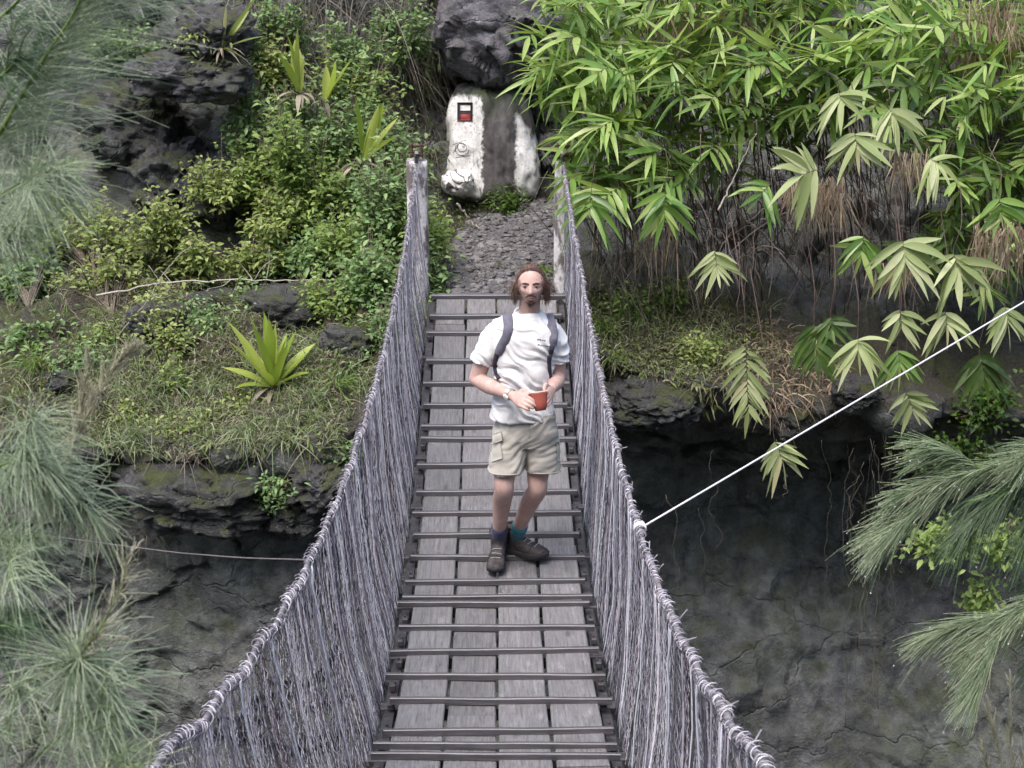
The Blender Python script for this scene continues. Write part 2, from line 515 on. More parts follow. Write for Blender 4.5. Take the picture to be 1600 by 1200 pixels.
GPX, GPY = proj(G)
nu, nv = len(us), len(vs)
idx = np.arange(nu * nv).reshape(nu, nv)
quads = np.stack([idx[:-1, :-1], idx[:-1, 1:], idx[1:, 1:], idx[1:, :-1]], -1).reshape(-1, 4)

M_rock = mat_rock('basalt_cliff', (0.060, 0.062, 0.064), (0.31, 0.315, 0.32), moss=0.42, soil=True)
mb = MB(); mb.add(G, quads)
cliff = mb.obj('hillside', M_rock)
tag(cliff, kind='structure')
a = cliff.data.attributes.new('soil', 'FLOAT', 'POINT')
a.data.foreach_set('value', (ledge * np.ones_like(GPX)).astype(np.float32).ravel())
TB = BVHTree.FromPolygons([tuple(p) for p in G.reshape(-1, 3)], [tuple(q) for q in quads])


def ray(px, py):
    """first point of the far bank seen through a pixel, and its normal"""
    d = at(px, py, 5.0) - CAM
    h = TB.ray_cast(Vector(CAM), Vector(d / np.linalg.norm(d)))
    if h[0] is None: return None, None
    nn = np.array(h[1]); d = np.array(d)
    if nn @ d > 0: nn = -nn
    return np.array(h[0]), nn


def scatter(poly, n, rng=R):
    """n ground points seen inside a polygon of photograph pixels"""
    poly = np.asarray(poly, float)
    x0, y0 = poly.min(0); x1, y1 = poly.max(0)
    P = []; N = []
    guard = 0
    while len(P) < n and guard < n * 12:
        guard += 1
        x, y = rng.uniform(x0, x1), rng.uniform(y0, y1)
        a, b = poly, np.roll(poly, -1, 0)
        cr = ((a[:, 1] > y) != (b[:, 1] > y)) & (x < (b[:, 0] - a[:, 0]) * (y - a[:, 1]) / (b[:, 1] - a[:, 1] + 1e-9) + a[:, 0])
        if cr.sum() % 2 == 0: continue
        p, nn = ray(x, y)
        if p is None: continue
        P.append(p); N.append(nn)
    return np.array(P).reshape(-1, 3), np.array(N).reshape(-1, 3)


# gorge floor, one sheet reaching far beyond both banks
mb = MB(); gx = np.linspace(-120, 120, 121); gy = np.linspace(-120, 120, 121)
X, Y_ = np.meshgrid(gx, gy, indexing='ij'); Z = -8.0 + 0.5 * perlin(np.stack([X * .31, Y_ * .31, X * 0], -1))
i2 = np.arange(X.size).reshape(X.shape)
mb.add(np.stack([X, Y_, Z], -1), np.stack([i2[:-1, :-1], i2[1:, :-1], i2[1:, 1:], i2[:-1, 1:]], -1))
tag(mb.obj('ground', mat_rock('gorge_floor', (0.02, 0.02, 0.02), (0.09, 0.085, 0.08), moss=0.4)), kind='structure')

# near bank: the platform the bridge starts from and an added unseen hill that blocks low light
mb = MB(); gx = np.linspace(-14, 14, 141); gy = np.linspace(-14, 4.6, 110)
X, Y_ = np.meshgrid(gx, gy, indexing='ij')
Z = np.interp(Y_, [-14, -9, -3.2, -1.6, 0.1, 0.5, 1.6, 4.6], [18, 11, 2.6, 1.6, 1.5, 1.0, -3.2, -8.2])
Z = Z + 0.35 * fbm(np.stack([X * .6, Y_ * .6, X * 0], -1), 4) * np.where(Y_ > 0.1, 0.6, np.clip((-Y_ - 1.2), 0, 1)) - 0.1
i2 = np.arange(X.size).reshape(X.shape)
mb.add(np.stack([X, Y_, Z], -1), np.stack([i2[:-1, :-1], i2[1:, :-1], i2[1:, 1:], i2[:-1, 1:]], -1))
tag(mb.obj('terrain', mat_rock('near_bank_soil', (0.03, 0.028, 0.02), (0.10, 0.095, 0.06), moss=0.9)), kind='structure')

# ------------------------------------------------------------------ gravel path at the far end of the bridge
mb = MB()
pc = [(470, 688, 872), (440, 690, 868), (410, 695, 866), (380, 706, 866), (350, 730, 868), (332, 772, 872), (318, 815, 878)]
rows = []
for (py, xa, xb) in smooth_line(np.array(pc, float), 60):
    row = []
    for x in np.linspace(xa, xb, 60):
        p, nn = ray(x, py)
        if p is None: p = at(x, py, 12.5)
        row.append(p)
    rows.append(row)
PTH = blur(blur(np.array(rows), 0, 3), 1, 3)
PTH = PTH + np.array([0, 0, 0.012]) + np.array([0, 0, 1]) * (0.03 * fbm(PTH * 9, 3))[..., None]
i2 = np.arange(3600).reshape(60, 60)
mb.add(PTH, np.stack([i2[:-1, :-1], i2[:-1, 1:], i2[1:, 1:], i2[1:, :-1]], -1))
n = NT('path_gravel')
co = n.coord('Object')
vo = n.new('ShaderNodeTexVoronoi'); vo.inputs['Scale'].default_value = 28; n.link(co, vo.inputs['Vector'])
cc = n.mix(0.6, n.ramp(n.noise(9, 5, 0.6, co), [(0.3, (0.035, 0.033, 0.037)), (0.7, (0.13, 0.122, 0.133))]), vo.outputs['Color'], 'SOFT_LIGHT')
cc = n.mix(0.75, cc, n.ramp(n.noise(60, 4, 0.6, co), [(0.3, (0.035, 0.033, 0.037)), (0.7, (0.15, 0.142, 0.155))]))
M_path = n.done(n.bsdf(cc, 0.85, n.bump(vo.outputs['Distance'], 0.8, 0.03)))
tag(mb.obj('path', M_path), kind='structure')


def stones(mb, C, S, seed, sub=None):
    """small angular stones: squashed noisy octa-spheres"""
    rng = np.random.default_rng(seed)
    th = np.linspace(0, PI, 5); ph = np.arange(7) * 2 * PI / 7
    u = np.stack([np.outer(np.sin(th), np.cos(ph)), np.outer(np.sin(th), np.sin(ph)), np.outer(np.cos(th), np.ones(7))], -1).reshape(-1, 3)
    ii = np.arange(35).reshape(5, 7)
    q = np.stack([ii[:-1], ii[1:], np.roll(ii[1:], -1, 1), np.roll(ii[:-1], -1, 1)], -1).reshape(-1, 4)
    m = len(C)
    V = u[None] * (1 + rng.normal(0, 0.16, (m, 35, 1)))
    V[:, :7] = V[:, :1]; V[:, 28:] = V[:, 28:29]
    V = V * rng.uniform(0.5, 1.1, (m, 1, 3)) * np.array([1.1, 0.9, 0.6])
    an = rng.uniform(0, 2 * PI, m); c_, s_ = np.cos(an), np.sin(an)
    V = np.stack([V[..., 0] * c_[:, None] - V[..., 1] * s_[:, None], V[..., 0] * s_[:, None] + V[..., 1] * c_[:, None], V[..., 2]], -1)
    V = V * np.asarray(S)[:, None, None] + np.asarray(C)[:, None]
    Q = (q[None] + (np.arange(m) * 35)[:, None, None]).reshape(-1, 4)
    mb.add(V, Q)


n = NT('gravel_stone'); g = n.new('ShaderNodeNewGeometry')
cc = n.ramp(g.outputs['Random Per Island'], [(0, (0.045, 0.042, 0.047)), (0.6, (0.11, 0.104, 0.115)), (1, (0.24, 0.226, 0.24))])
f = n.noise(60, 4)
M_stone = n.done(n.bsdf(n.mix(0.4, cc, n.ramp(f, [(0.3, (0.05, 0.05, 0.05)), (0.7, (0.28, 0.27, 0.27))])), 0.85, n.bump(f, 0.5, 0.01)))
mb = MB()
ij = R.integers(0, 60, (2600, 2)); C = PTH[ij[:, 0], ij[:, 1]] + R.normal(0, .012, (2600, 3)) * [1, 1, .3]
stones(mb, C, np.minimum(R.lognormal(-3.95, 0.5, 2600), 0.075), 5)
tag(mb.obj('gravel', M_stone, smooth=False), kind='stuff')


# ------------------------------------------------------------------ boulders
def rock_mesh(mb, c, half, rotz=0.0, tilt=(0, 0), seed=0, fac=0.35, n=44, flat=0.0, freq=1.6, box_p=3.0):
    """blocky boulder; c centre, half sizes"""
    th = np.linspace(0.001, PI - 0.001, n); ph = np.arange(2 * n) * PI / n
    u = np.stack([np.outer(np.sin(th), np.cos(ph)), np.outer(np.sin(th), np.sin(ph)), np.outer(np.cos(th), np.ones(2 * n))], -1)
    u = u / (np.abs(u) ** box_p).sum(-1, keepdims=True) ** (1 / box_p)     # superellipsoid
    o = seed * 7.7
    u = u * (1 + fac * facets(u * freq + o, seed)[..., None] + 0.4 * fac * facets(u * freq * 2.6 + o, seed + 9)[..., None] + 0.06 * fbm(u * 4 + o, 3)[..., None])
    v = u * np.asarray(half)
    v = v @ (rot_m('Z', rotz) @ rot_m('X', tilt[0]) @ rot_m('Y', tilt[1])).T
    ii = np.arange(n * 2 * n).reshape(n, 2 * n)
    q = np.stack([ii[:-1], ii[1:], np.roll(ii[1:], -1, 1), np.roll(ii[:-1], -1, 1)], -1)
    mb.add(v + np.asarray(c), q)


M_b1 = mat_rock('boulder_grey', (0.05, 0.047, 0.054), (0.22, 0.205, 0.235), moss=0.75, lichen=0.35, scale=1.6)
M_b3 = mat_rock('boulder_purple', (0.11, 0.10, 0.12), (0.34, 0.31, 0.37), moss=0.25, lichen=0.3, scale=1.2)
M_b2 = mat_rock('boulder_dark', (0.036, 0.036, 0.040), (0.18, 0.176, 0.19), moss=0.75, lichen=0.25, scale=1.6)
BOULD = [  # px, py, Y, half(px), depth m, mat, label, rotz, tilt
 (300, 118, 13.1, (85, 34), 0.42, M_b1, 'long flat grey slab of rock jutting out above the dark hollow', 0.15, (0.12, 0.05)),
 (335, 52, 13.3, (52, 34), 0.40, M_b1, 'mossy rock block stacked on top of the long flat slab', -0.2, (0.1, 0.1)),
 (262, 275, 13.35, (62, 55), 0.40, M_b2, 'dark craggy rock deep in the hollow under the flat slab', 0.4, (0.1, -.1)),
 (338, 292, 13.2, (55, 50), 0.35, M_b2, 'lumpy grey rock behind the yellowish twiggy shrub', -0.3, (0.2, .1)),
 (205, 190, 13.6, (70, 60), 0.45, M_b2, 'shadowed rock face behind the drooping needles', 0.1, (0, 0)),
 (318, 762, 10.45, (125, 52), 0.45, M_b2, 'broad dark boulder at the lip of the grassy ledge', 0.1, (0.1, 0.03)),
 (512, 742, 10.45, (52, 38), 0.32, M_b1, 'angular lilac grey rock slab close to the net of the bridge', -0.25, (0.15, -.1)),
 (448, 790, 10.5, (46, 42), 0.30, M_b2, 'dark rock coated with yellow green moss beside the lilac slab', 0.5, (0, 0)),
 (772, 58, 14.35, (86, 78), 0.70, M_b3, 'big purple grey overhanging rock above the white painted boulder', 0.1, (-0.25, 0.1)),
 (868, 236, 14.3, (24, 25), 0.18, M_b1, 'rounded grey rock between painted boulder and cane leaves', 0.3, (0, 0)),
 (1335, 612, 10.9, (34, 22), 0.18, M_b1, 'pale weathered stone on the edge above the dark cave', 0.2, (0.1, 0)),
 (1232, 655, 11.0, (36, 22), 0.2, M_b2, 'small dark stone under the brown leaf litter', 0.6, (0.1, 0)),
 (1020, 620, 11.0, (75, 34), 0.35, M_b2, 'mossy dark rock lip beside the net at the cave top', 0.1, (0.15, 0)),
 (175, 640, 11.2, (52, 30), 0.25, M_b1, 'half buried grey rock among the dry ledge grass', 0.3, (0.1, 0)),
 (38, 668, 10.9, (60, 30), 0.25, M_b2, 'dark low rock behind the pale needle branch', -0.2, (0.1, 0)),
 (245, 500, 11.75, (46, 26), 0.2, M_b2, 'dark rock in the dry grass left of the upper rock band', 0.2, (0.1, 0)),
 (345, 470, 12.35, (60, 16), 0.15, M_b2, 'long dark rock band under the pale dead stem', 0.05, (0.0, 0)),
 (470, 480, 12.0, (80, 34), 0.25, M_b2, 'dark rock wall right behind the sword leaved rosette', -0.1, (0.05, 0)),
 (545, 545, 11.4, (45, 34), 0.2, M_b2, 'mossy dark rock between the rosette and the net', -0.3, (0.05, 0)),
 (110, 600, 11.2, (42, 26), 0.2, M_b2, 'low dark rock beside the bright grass tuft', 0.4, (0.05, 0)),
 (668, 232, 14.6, (34, 66), 0.35, M_b2, 'mossy dark rock wedged against the left side of the painted boulder', 0.2, (0.05, 0.1)),
 (858, 190, 14.75, (34, 60), 0.35, M_b2, 'dark rock behind the right side of the painted boulder', -0.2, (0.05, -0.15)),
]
for k, (px, py, Y, hp, dep, m, lab, rz, tl) in enumerate(BOULD):
    s = Y / FPX
    c = at(px, py, Y + dep * 0.5)
    mb = MB(); rock_mesh(mb, c, (hp[0] * s, dep, hp[1] * s), rz, tl, seed=k + 1, fac=0.30, n=60)
    tag(mb.obj('boulder', m, origin=c), lab, 'boulder')

# the white painted boulder with the trail mark
PBc = at(765, 222, 14.55)
PBh = (0.47, 0.42, 0.56)
mb = MB(); th = np.linspace(0.001, PI - 0.001, 70); ph = np.arange(140) * PI / 70
u = np.stack([np.outer(np.sin(th), np.cos(ph)), np.outer(np.sin(th), np.sin(ph)), np.outer(np.cos(th), np.ones(140))], -1)
u = u / (np.abs(u) ** 5).sum(-1, keepdims=True) ** (1 / 5)
u = u * (1 + 0.05 * fbm(u * 1.6 + 3, 5)[..., None] + 0.07 * facets(u * 1.7 + 9, 4)[..., None] + 0.03 * facets(u * 5 + 2, 5)[..., None])
u[..., 0] *= 0.90 - 0.07 * u[..., 2] + np.where(u[..., 0] > 0, 0.04 - 0.10 * np.clip(u[..., 2], -1, 1), 0)
v = u * np.array(PBh)
v[..., 1] += 0.10 * v[..., 2]
ii = np.arange(70 * 140).reshape(70, 140)
mb.add(v + PBc, np.stack([ii[:-1], ii[1:], np.roll(ii[1:], -1, 1), np.roll(ii[:-1], -1, 1)], -1))
n = NT('white_paint_on_rock'); co = n.coord('Object')
sx = n.new('ShaderNodeSeparateXYZ'); n.link(co, sx.inputs[0])
ns = n.noise(9, 6, 0.7, co); ns2 = n.noise(28, 5, 0.7, co, (1, 1, 0.35))
xx = n.math('ADD', sx.outputs[0], n.math('MULTIPLY', n.math('SUBTRACT', ns, 0.5), 0.20))
left = n.smooth(xx, -0.055, -0.085); right = n.smooth(xx, 0.235, 0.275)
msk = n.math('ADD', left, right, True)
zz = n.math('ADD', sx.outputs[2], n.math('MULTIPLY', n.math('SUBTRACT', ns, 0.5), 0.14))
msk = n.math('MULTIPLY', msk, n.smooth(zz, 0.50, 0.44))
msk = n.math('MULTIPLY', msk, n.smooth(zz, -0.50, -0.44))
# slanted upper edge of the right patch
sl_ = n.math('ADD', zz, n.math('MULTIPLY', sx.outputs[0], 1.3))
msk = n.math('MULTIPLY', msk, n.math('SUBTRACT', 1.0, n.math('MULTIPLY', n.smooth(sl_, 0.62, 0.70), n.smooth(sx.outputs[0], 0.1, 0.15))))
flake = n.math('MULTIPLY', n.smooth(ns2, 0.52, 0.64), n.smooth(n.math('ABSOLUTE', n.math('ADD', sx.outputs[0], 0.02)), 0.32, 0.0))
msk = n.math('MULTIPLY', msk, n.math('SUBTRACT', 1.0, n.math('MULTIPLY', flake, 0.85)))
msk = n.math('MULTIPLY', msk, n.math('SUBTRACT', 1.0, n.math('MULTIPLY', n.smooth(n.noise(38, 5, 0.75, co), 0.57, 0.66), 0.85)))
rockc = n.ramp(n.noise(14, 6, 0.7, co, (1, 1, 0.3)), [(0.3, (0.03, 0.028, 0.03)), (0.7, (0.13, 0.12, 0.125))])
rockc = n.mix(n.math('MULTIPLY', n.smooth(sx.outputs[2], 0.2, 0.5), n.smooth(n.noise(8, 4, .6, co), 0.35, 0.6)), rockc, (0.035, 0.05, 0.02))
pc_ = n.ramp(n.noise(20, 5, 0.6, co, (1, 1, 0.3)), [(0.25, (0.52, 0.52, 0.52)), (0.6, (0.80, 0.80, 0.80))])
M_pb = n.done(n.bsdf(n.mix(msk, rockc, pc_), 0.7, n.bump(n.noise(30, 5, 0.6, co), 0.35, 0.02)))
pb = tag(mb.obj('painted_boulder', M_pb, origin=PBc), 'tall boulder with peeling white paint and a black framed trail mark', 'boulder')
bvh_pb = BVHTree.FromPolygons([tuple(p) for p in (v + PBc).reshape(-1, 3)], [tuple(q) for q in np.stack([ii[:-1], ii[1:], np.roll(ii[1:], -1, 1), np.roll(ii[:-1], -1, 1)], -1).reshape(-1, 4)])


def on(bvh, px, py, off=0.0, fallback=14.1):
    d = at(px, py, 5.0) - CAM; d = d / np.linalg.norm(d)
    h = bvh.ray_cast(Vector(CAM), Vector(d))
    if h[0] is None: return at(px, py, fallback)
    return np.array(h[0]) - d * off


def decal(name, bvh, px0, px1, py0, py1, mat, parent, off, nx=8, ny=8, th=0.004):
    xs = np.linspace(px0, px1, nx); ys = np.linspace(py0, py1, ny)
    P = np.array([[on(bvh, x, y, off) for y in ys] for x in xs]); Q = P + np.array([0, th, 0])
    k = nx * ny; i = np.arange(k).reshape(nx, ny); mb = MB()
    q = [np.stack([i[:-1, :-1], i[:-1, 1:], i[1:, 1:], i[1:, :-1]], -1).reshape(-1, 4)]
    ring = np.concatenate([i[0, :-1], i[:-1, -1], i[-1, :0:-1], i[:0:-1, 0]])
    q.append(np.stack([ring, np.roll(ring, -1), np.roll(ring, -1) + k, ring + k], -1))
    mb.add(np.concatenate([P.reshape(-1, 3), Q.reshape(-1, 3)]), np.concatenate(q))
    return mb.obj(name, mat, parent)


M_black = mat_plain('black_paint', (0.02, 0.02, 0.024), 0.6, 0.4, 60)
M_white = mat_plain('white_paint', (0.78, 0.78, 0.77), 0.6, 0.12, 40)
M_redp = mat_plain('red_paint', (0.24, 0.028, 0.03), 0.6, 0.3, 60)
dk = decal('trail_mark', bvh_pb, 714.5, 738.5, 160, 190, M_black, pb, 0.006)
for nm, y0, y1, m in (('white_stripe', 164.5, 172.5, M_white), ('red_stripe', 177, 188, M_redp)):
    o = decal(nm, bvh_pb, 719, 735, y0, y1, m, None, 0.011)
    o.parent = dk
# scrawled black spiral low on the paint
mb = MB()
sp = []
for t in np.linspace(0, 1, 40):
    a_ = t * 4.2 * PI; r_ = 13 * (1 - 0.65 * t)
    sp.append(on(bvh_pb, 721 + r_ * math.cos(a_) * 0.9, 234 + r_ * 0.8 * math.sin(a_) - 6 * t, 0.003))
tubes(mb, np.array(sp), 0.0022, 4)
for (xa, ya, xb, yb) in ((708, 226, 728, 219), (712, 246, 735, 243), (709, 236, 716, 228)):
    tubes(mb, np.array([on(bvh_pb, xa + (xb - xa) * t, ya + (yb - ya) * t, 0.003) for t in np.linspace(0, 1, 6)]), 0.002, 4)
mb.obj('scrawl', M_black, pb)

mb = MB(); c = at(715, 284, 14.0); rock_mesh(mb, c, (0.155, 0.14, 0.115), 0.3, (0.1, -0.15), seed=33, fac=0.10, box_p=2.4, n=36)
n = NT('white_stone_paint'); co = n.coord('Object')
f = n.noise(9, 5, 0.6, co); wv = n.noise(3.4, 2, 0.5, co, None, 1.2)
crack = n.smooth(n.math('ABSOLUTE', n.math('SUBTRACT', wv, 0.47)), 0.035, 0.015)
cc = n.mix(crack, n.ramp(f, [(0.3, (0.62, 0.62, 0.62)), (0.6, (0.82, 0.82, 0.81))]), (0.10, 0.09, 0.095))
tag(mb.obj('boulder', n.done(n.bsdf(cc, 0.7, n.bump(f, 0.3, 0.02))), origin=c), 'small round white painted stone at the foot of the tall boulder', 'boulder')
# ------------------------------------------------------------------ suspension bridge
DK = np.array([(470, 190), (545, 198), (610, 204), (655, 212), (745, 225), (790, 234), (842, 245), (893, 260), (968, 278), (1006, 287), (1042, 299), (1082, 307), (1122, 325), (1160, 336)], float)
dax = FPX * 0.94 / DK[:, 1]
dP = CAM + (FWD + RGT * ((775 - 800) / FPX) + UPV[None] * ((600 - DK[:, 0]) / FPX)[:, None]) * dax[:, None]
dc = np.polyfit(dP[:, 1], dP[:, 2], 3)
dc2 = np.polyfit(dP[:, 1], dP[:, 2], 2)
YD0, YD1 = 0.2, 11.2


def deckz(Y):
    Y = np.asarray(Y, float)
    return np.polyval(dc2, Y)


_yy = np.linspace(0.5, 11.6, 1500)
_, _pp = proj(np.stack([_yy * 0, _yy, deckz(_yy)], -1))


def deck_y(py): return np.interp(-np.asarray(py, float), -_pp, _yy)


RAIL = np.array([  # py, left px, right px, true width
 (258, 650, 880, 1.16), (417, 622, 910, 1.19), (544, 607, 930, 1.23), (596, 590, 937, 1.25), (675, 561, 955, 1.26), (725, 543, 969, 1.27), (806, 517, 997, 1.28),
 (873, 483, 1018, 1.29), (935, 454, 1042, 1.30), (1010, 402, 1067, 1.30), (1066, 367, 1097, 1.30), (1185, 259, 1178, 1.30)], float)
rd = FPX * RAIL[:, 3] / (RAIL[:, 2] - RAIL[:, 1])
rl = CAM + (FWD + RGT * ((RAIL[:, 1] - 800) / FPX)[:, None] + UPV * ((600 - RAIL[:, 0]) / FPX)[:, None]) * rd[:, None]
rr = CAM + (FWD + RGT * ((RAIL[:, 2] - 800) / FPX)[:, None] + UPV * ((600 - RAIL[:, 0]) / FPX)[:, None]) * rd[:, None]
cz = np.polyfit(rl[:, 1], rl[:, 2], 3)
cxl = np.polyfit(rl[:, 1], rl[:, 0], 3); cxr = np.polyfit(rr[:, 1], rr[:, 0], 3)
Ytop = float(rl[0, 1])


def rail(Y, side):
    Y = np.asarray(Y, float)
    Yc = np.clip(Y, 2.4, 99)                     # straight run-out towards the near tower
    c = cxl if side < 0 else cxr
    x = np.polyval(c, Yc); z = np.polyval(cz, Yc) - (Y - Yc) * -np.polyval(np.polyder(cz), Yc)
    sag = 0.012 * np.sin(Y * 2 * PI / 0.55 + side) + 0.012 * perlin(np.stack([Y * 2.3, Y * 0 + side * 5, Y * 0], -1))
    return np.stack([x, Y, z + sag], -1)


bridge = thing('suspension_bridge', 'weathered plank suspension footbridge with grey wire net sides crossing the gorge', 'footbridge', (0, 5.5, float(deckz(5.5))))

n = NT('weathered_plank'); co = n.coord('Object')
g = n.new('ShaderNodeObjectInfo')
off = n.new('ShaderNodeVectorMath', operation='ADD'); n.link(co, off.inputs[0])
rv = n.new('ShaderNodeCombineXYZ'); n.link(n.math('MULTIPLY', g.outputs['Random'], 37.0), rv.inputs[0]); n.link(n.math('MULTIPLY', g.outputs['Random'], 11.0), rv.inputs[1]); n.link(rv.outputs[0], off.inputs[1])
gr = n.noise(6, 6, 0.7, off.outputs[0], (14, 0.8, 4), 0.6); gr2 = n.noise(30, 5, 0.7, off.outputs[0], (6, 0.5, 3)); st = n.noise(2.2, 5, 0.6, off.outputs[0])
cc = n.ramp(gr, [(0.28, (0.080, 0.077, 0.079)), (0.5, (0.160, 0.155, 0.161)), (0.75, (0.24, 0.233, 0.24))])
cc = n.mix(n.smooth(gr2, 0.60, 0.75), cc, (0.07, 0.066, 0.07))
kn = n.new('ShaderNodeTexVoronoi'); kn.inputs['Scale'].default_value = 1.0; mpk = n.new('ShaderNodeMapping'); mpk.inputs['Scale'].default_value = (7, 2.2, 1); n.link(off.outputs[0], mpk.inputs['Vector']); n.link(mpk.outputs[0], kn.inputs['Vector'])
cc = n.mix(n.math('MULTIPLY', n.smooth(kn.outputs['Distance'], 0.13, 0.05), 0.7), cc, (0.06, 0.052, 0.05))
mud = n.noise(7, 6, 0.7, off.outputs[0]); cc = n.mix(n.math('MULTIPLY', n.smooth(mud, 0.55, 0.72), 0.55), cc, (0.115, 0.105, 0.095))
pal = n.noise(3.5, 5, 0.7, off.outputs[0], (3, 1, 1)); cc = n.mix(n.math('MULTIPLY', n.smooth(pal, 0.55, 0.75), 0.5), cc, (0.36, 0.35, 0.36))
cc = n.mix(n.math('MULTIPLY', n.smooth(st, 0.42, 0.7), 0.55), cc, n.mix(0.5, cc, (0.08, 0.075, 0.08)))
tone = n.ramp(g.outputs['Random'], [(0, (0.82,) * 3), (1, (1.12,) * 3)])
cc = n.mix(1.0, cc, tone, 'MULTIPLY')
M_plank = n.done(n.bsdf(cc, 0.72, n.bump(n.math('ADD', gr, n.math('MULTIPLY', gr2, 0.5)), 0.6, 0.006), 0, 0.4))

n = NT('batten_wood'); co = n.coord('Object'); g = n.new('ShaderNodeObjectInfo')
rv = n.new('ShaderNodeCombineXYZ'); n.link(n.math('MULTIPLY', g.outputs['Random'], 53.0), rv.inputs[0])
off = n.new('ShaderNodeVectorMath', operation='ADD'); n.link(co, off.inputs[0]); n.link(rv.outputs[0], off.inputs[1])
gr = n.noise(5, 6, 0.7, off.outputs[0], (0.8, 14, 14)); st = n.noise(3, 5, 0.6, off.outputs[0])
cc = n.ramp(gr, [(0.3, (0.032, 0.030, 0.036)), (0.55, (0.075, 0.071, 0.082)), (0.8, (0.15, 0.145, 0.162))])
cc = n.mix(n.math('MULTIPLY', n.smooth(st, 0.45, 0.65), 0.5), cc, (0.07, 0.064, 0.07))
M_bat = n.done(n.bsdf(cc, 0.42, n.bump(gr, 0.6, 0.004), 0, 0.9))

M_wire = mat_strand('galvanised_wire', [(0, (0.075, 0.067, 0.085)), (0.3, (0.23, 0.215, 0.26)), (0.65, (0.46, 0.44, 0.51)), (1, (0.76, 0.74, 0.80))])
M_bind = mat_strand('binding_wire_steel', [(0, (0.12, 0.11, 0.13)), (0.6, (0.26, 0.245, 0.285)), (1, (0.42, 0.40, 0.45))])
M_wire2 = mat_plain('weathered_cable', (0.19, 0.18, 0.195), 0.7, 0.4, 40, bump=0.4)
M_pale = mat_plain('pale_blue_rope', (0.46, 0.50, 0.56), 0.75, 0.15, 40)
M_rust = mat_plain('rusty_red_steel', (0.07, 0.033, 0.030), 0.8, 0.8, 20)
M_dsteel = mat_plain('dark_steel', (0.05, 0.047, 0.052), 0.6, 0.4, 30)
M_post = None
n = NT('peeling_white_post'); co = n.coord('Object'); f = n.noise(12, 6, 0.65, co, (1, 1, 0.4)); f2 = n.noise(40, 5, 0.6, co)
cc = n.mix(n.smooth(f, 0.46, 0.58), n.ramp(f2, [(0.3, (0.48, 0.46, 0.48)), (0.7, (0.72, 0.70, 0.71))]), (0.15, 0.13, 0.135))
M_post = n.done(n.bsdf(cc, 0.8, n.bump(f2, 0.4, 0.01)))

# planks: four runs, several boards in each
PW = 0.94
rngb = np.random.default_rng(21)


def slab(mb, x0, x1, y0, y1, ztop, th, ny, jit=0.0, seed=0):
    """board following the sag of the deck"""
    ys = np.linspace(y0, y1, ny); zt = deckz(ys) + ztop
    wob = 0.004 * perlin(np.stack([ys * 2.1, ys * 0 + seed, ys * 0], -1)); wob2 = 0.006 * perlin(np.stack([ys * 2.1, ys * 0 + seed + 9.5, ys * 0], -1))
    b = 0.005
    prof = [(x0, -th), (x0, -b), (x0 + b, 0), (x1 - b, 0), (x1, -b), (x1, -th)]
    V = np.stack([np.stack([np.full(ny, px_) + (wob if px_ < (x0 + x1) / 2 else wob2), ys, zt + pz + jit * (px_ - x0) / (x1 - x0)], -1) for px_, pz in prof], 1)
    k = len(prof); i = np.arange(ny * k).reshape(ny, k)
    q = np.stack([i[:-1], i[1:], np.roll(i[1:], -1, 1), np.roll(i[:-1], -1, 1)], -1).reshape(-1, 4)
    e = [[0, 1, 4, 5], [1, 2, 3, 4]]
    e2 = [[i[-1, a_] for a_ in reversed(f_)] for f_ in e]
    mb.add(V, np.concatenate([q, np.array(e), np.array(e2)]))


for r in range(4):
    x0 = -PW / 2 + r * PW / 4
    y = YD0 + rngb.uniform(0, .4)
    first = True
    while y < YD1:
        L = rngb.uniform(2.2, 3.0)
        y1 = min(y + L, YD1)
        if y1 - y > 0.3:
            mb = MB(); slab(mb, x0 + 0.007 + rngb.uniform(-.003, .003), x0 + PW / 4 - 0.007 + rngb.uniform(-.003, .003), y, y1 - 0.008, rngb.uniform(-.004, .004), 0.035, 24, rngb.uniform(-.006, .006), r * 13 + y)
            ctr = np.array([x0 + PW / 8, (y + y1) / 2, float(deckz((y + y1) / 2))])
            mb.obj('deck_plank', M_plank, bridge, smooth=False)
        y = y1

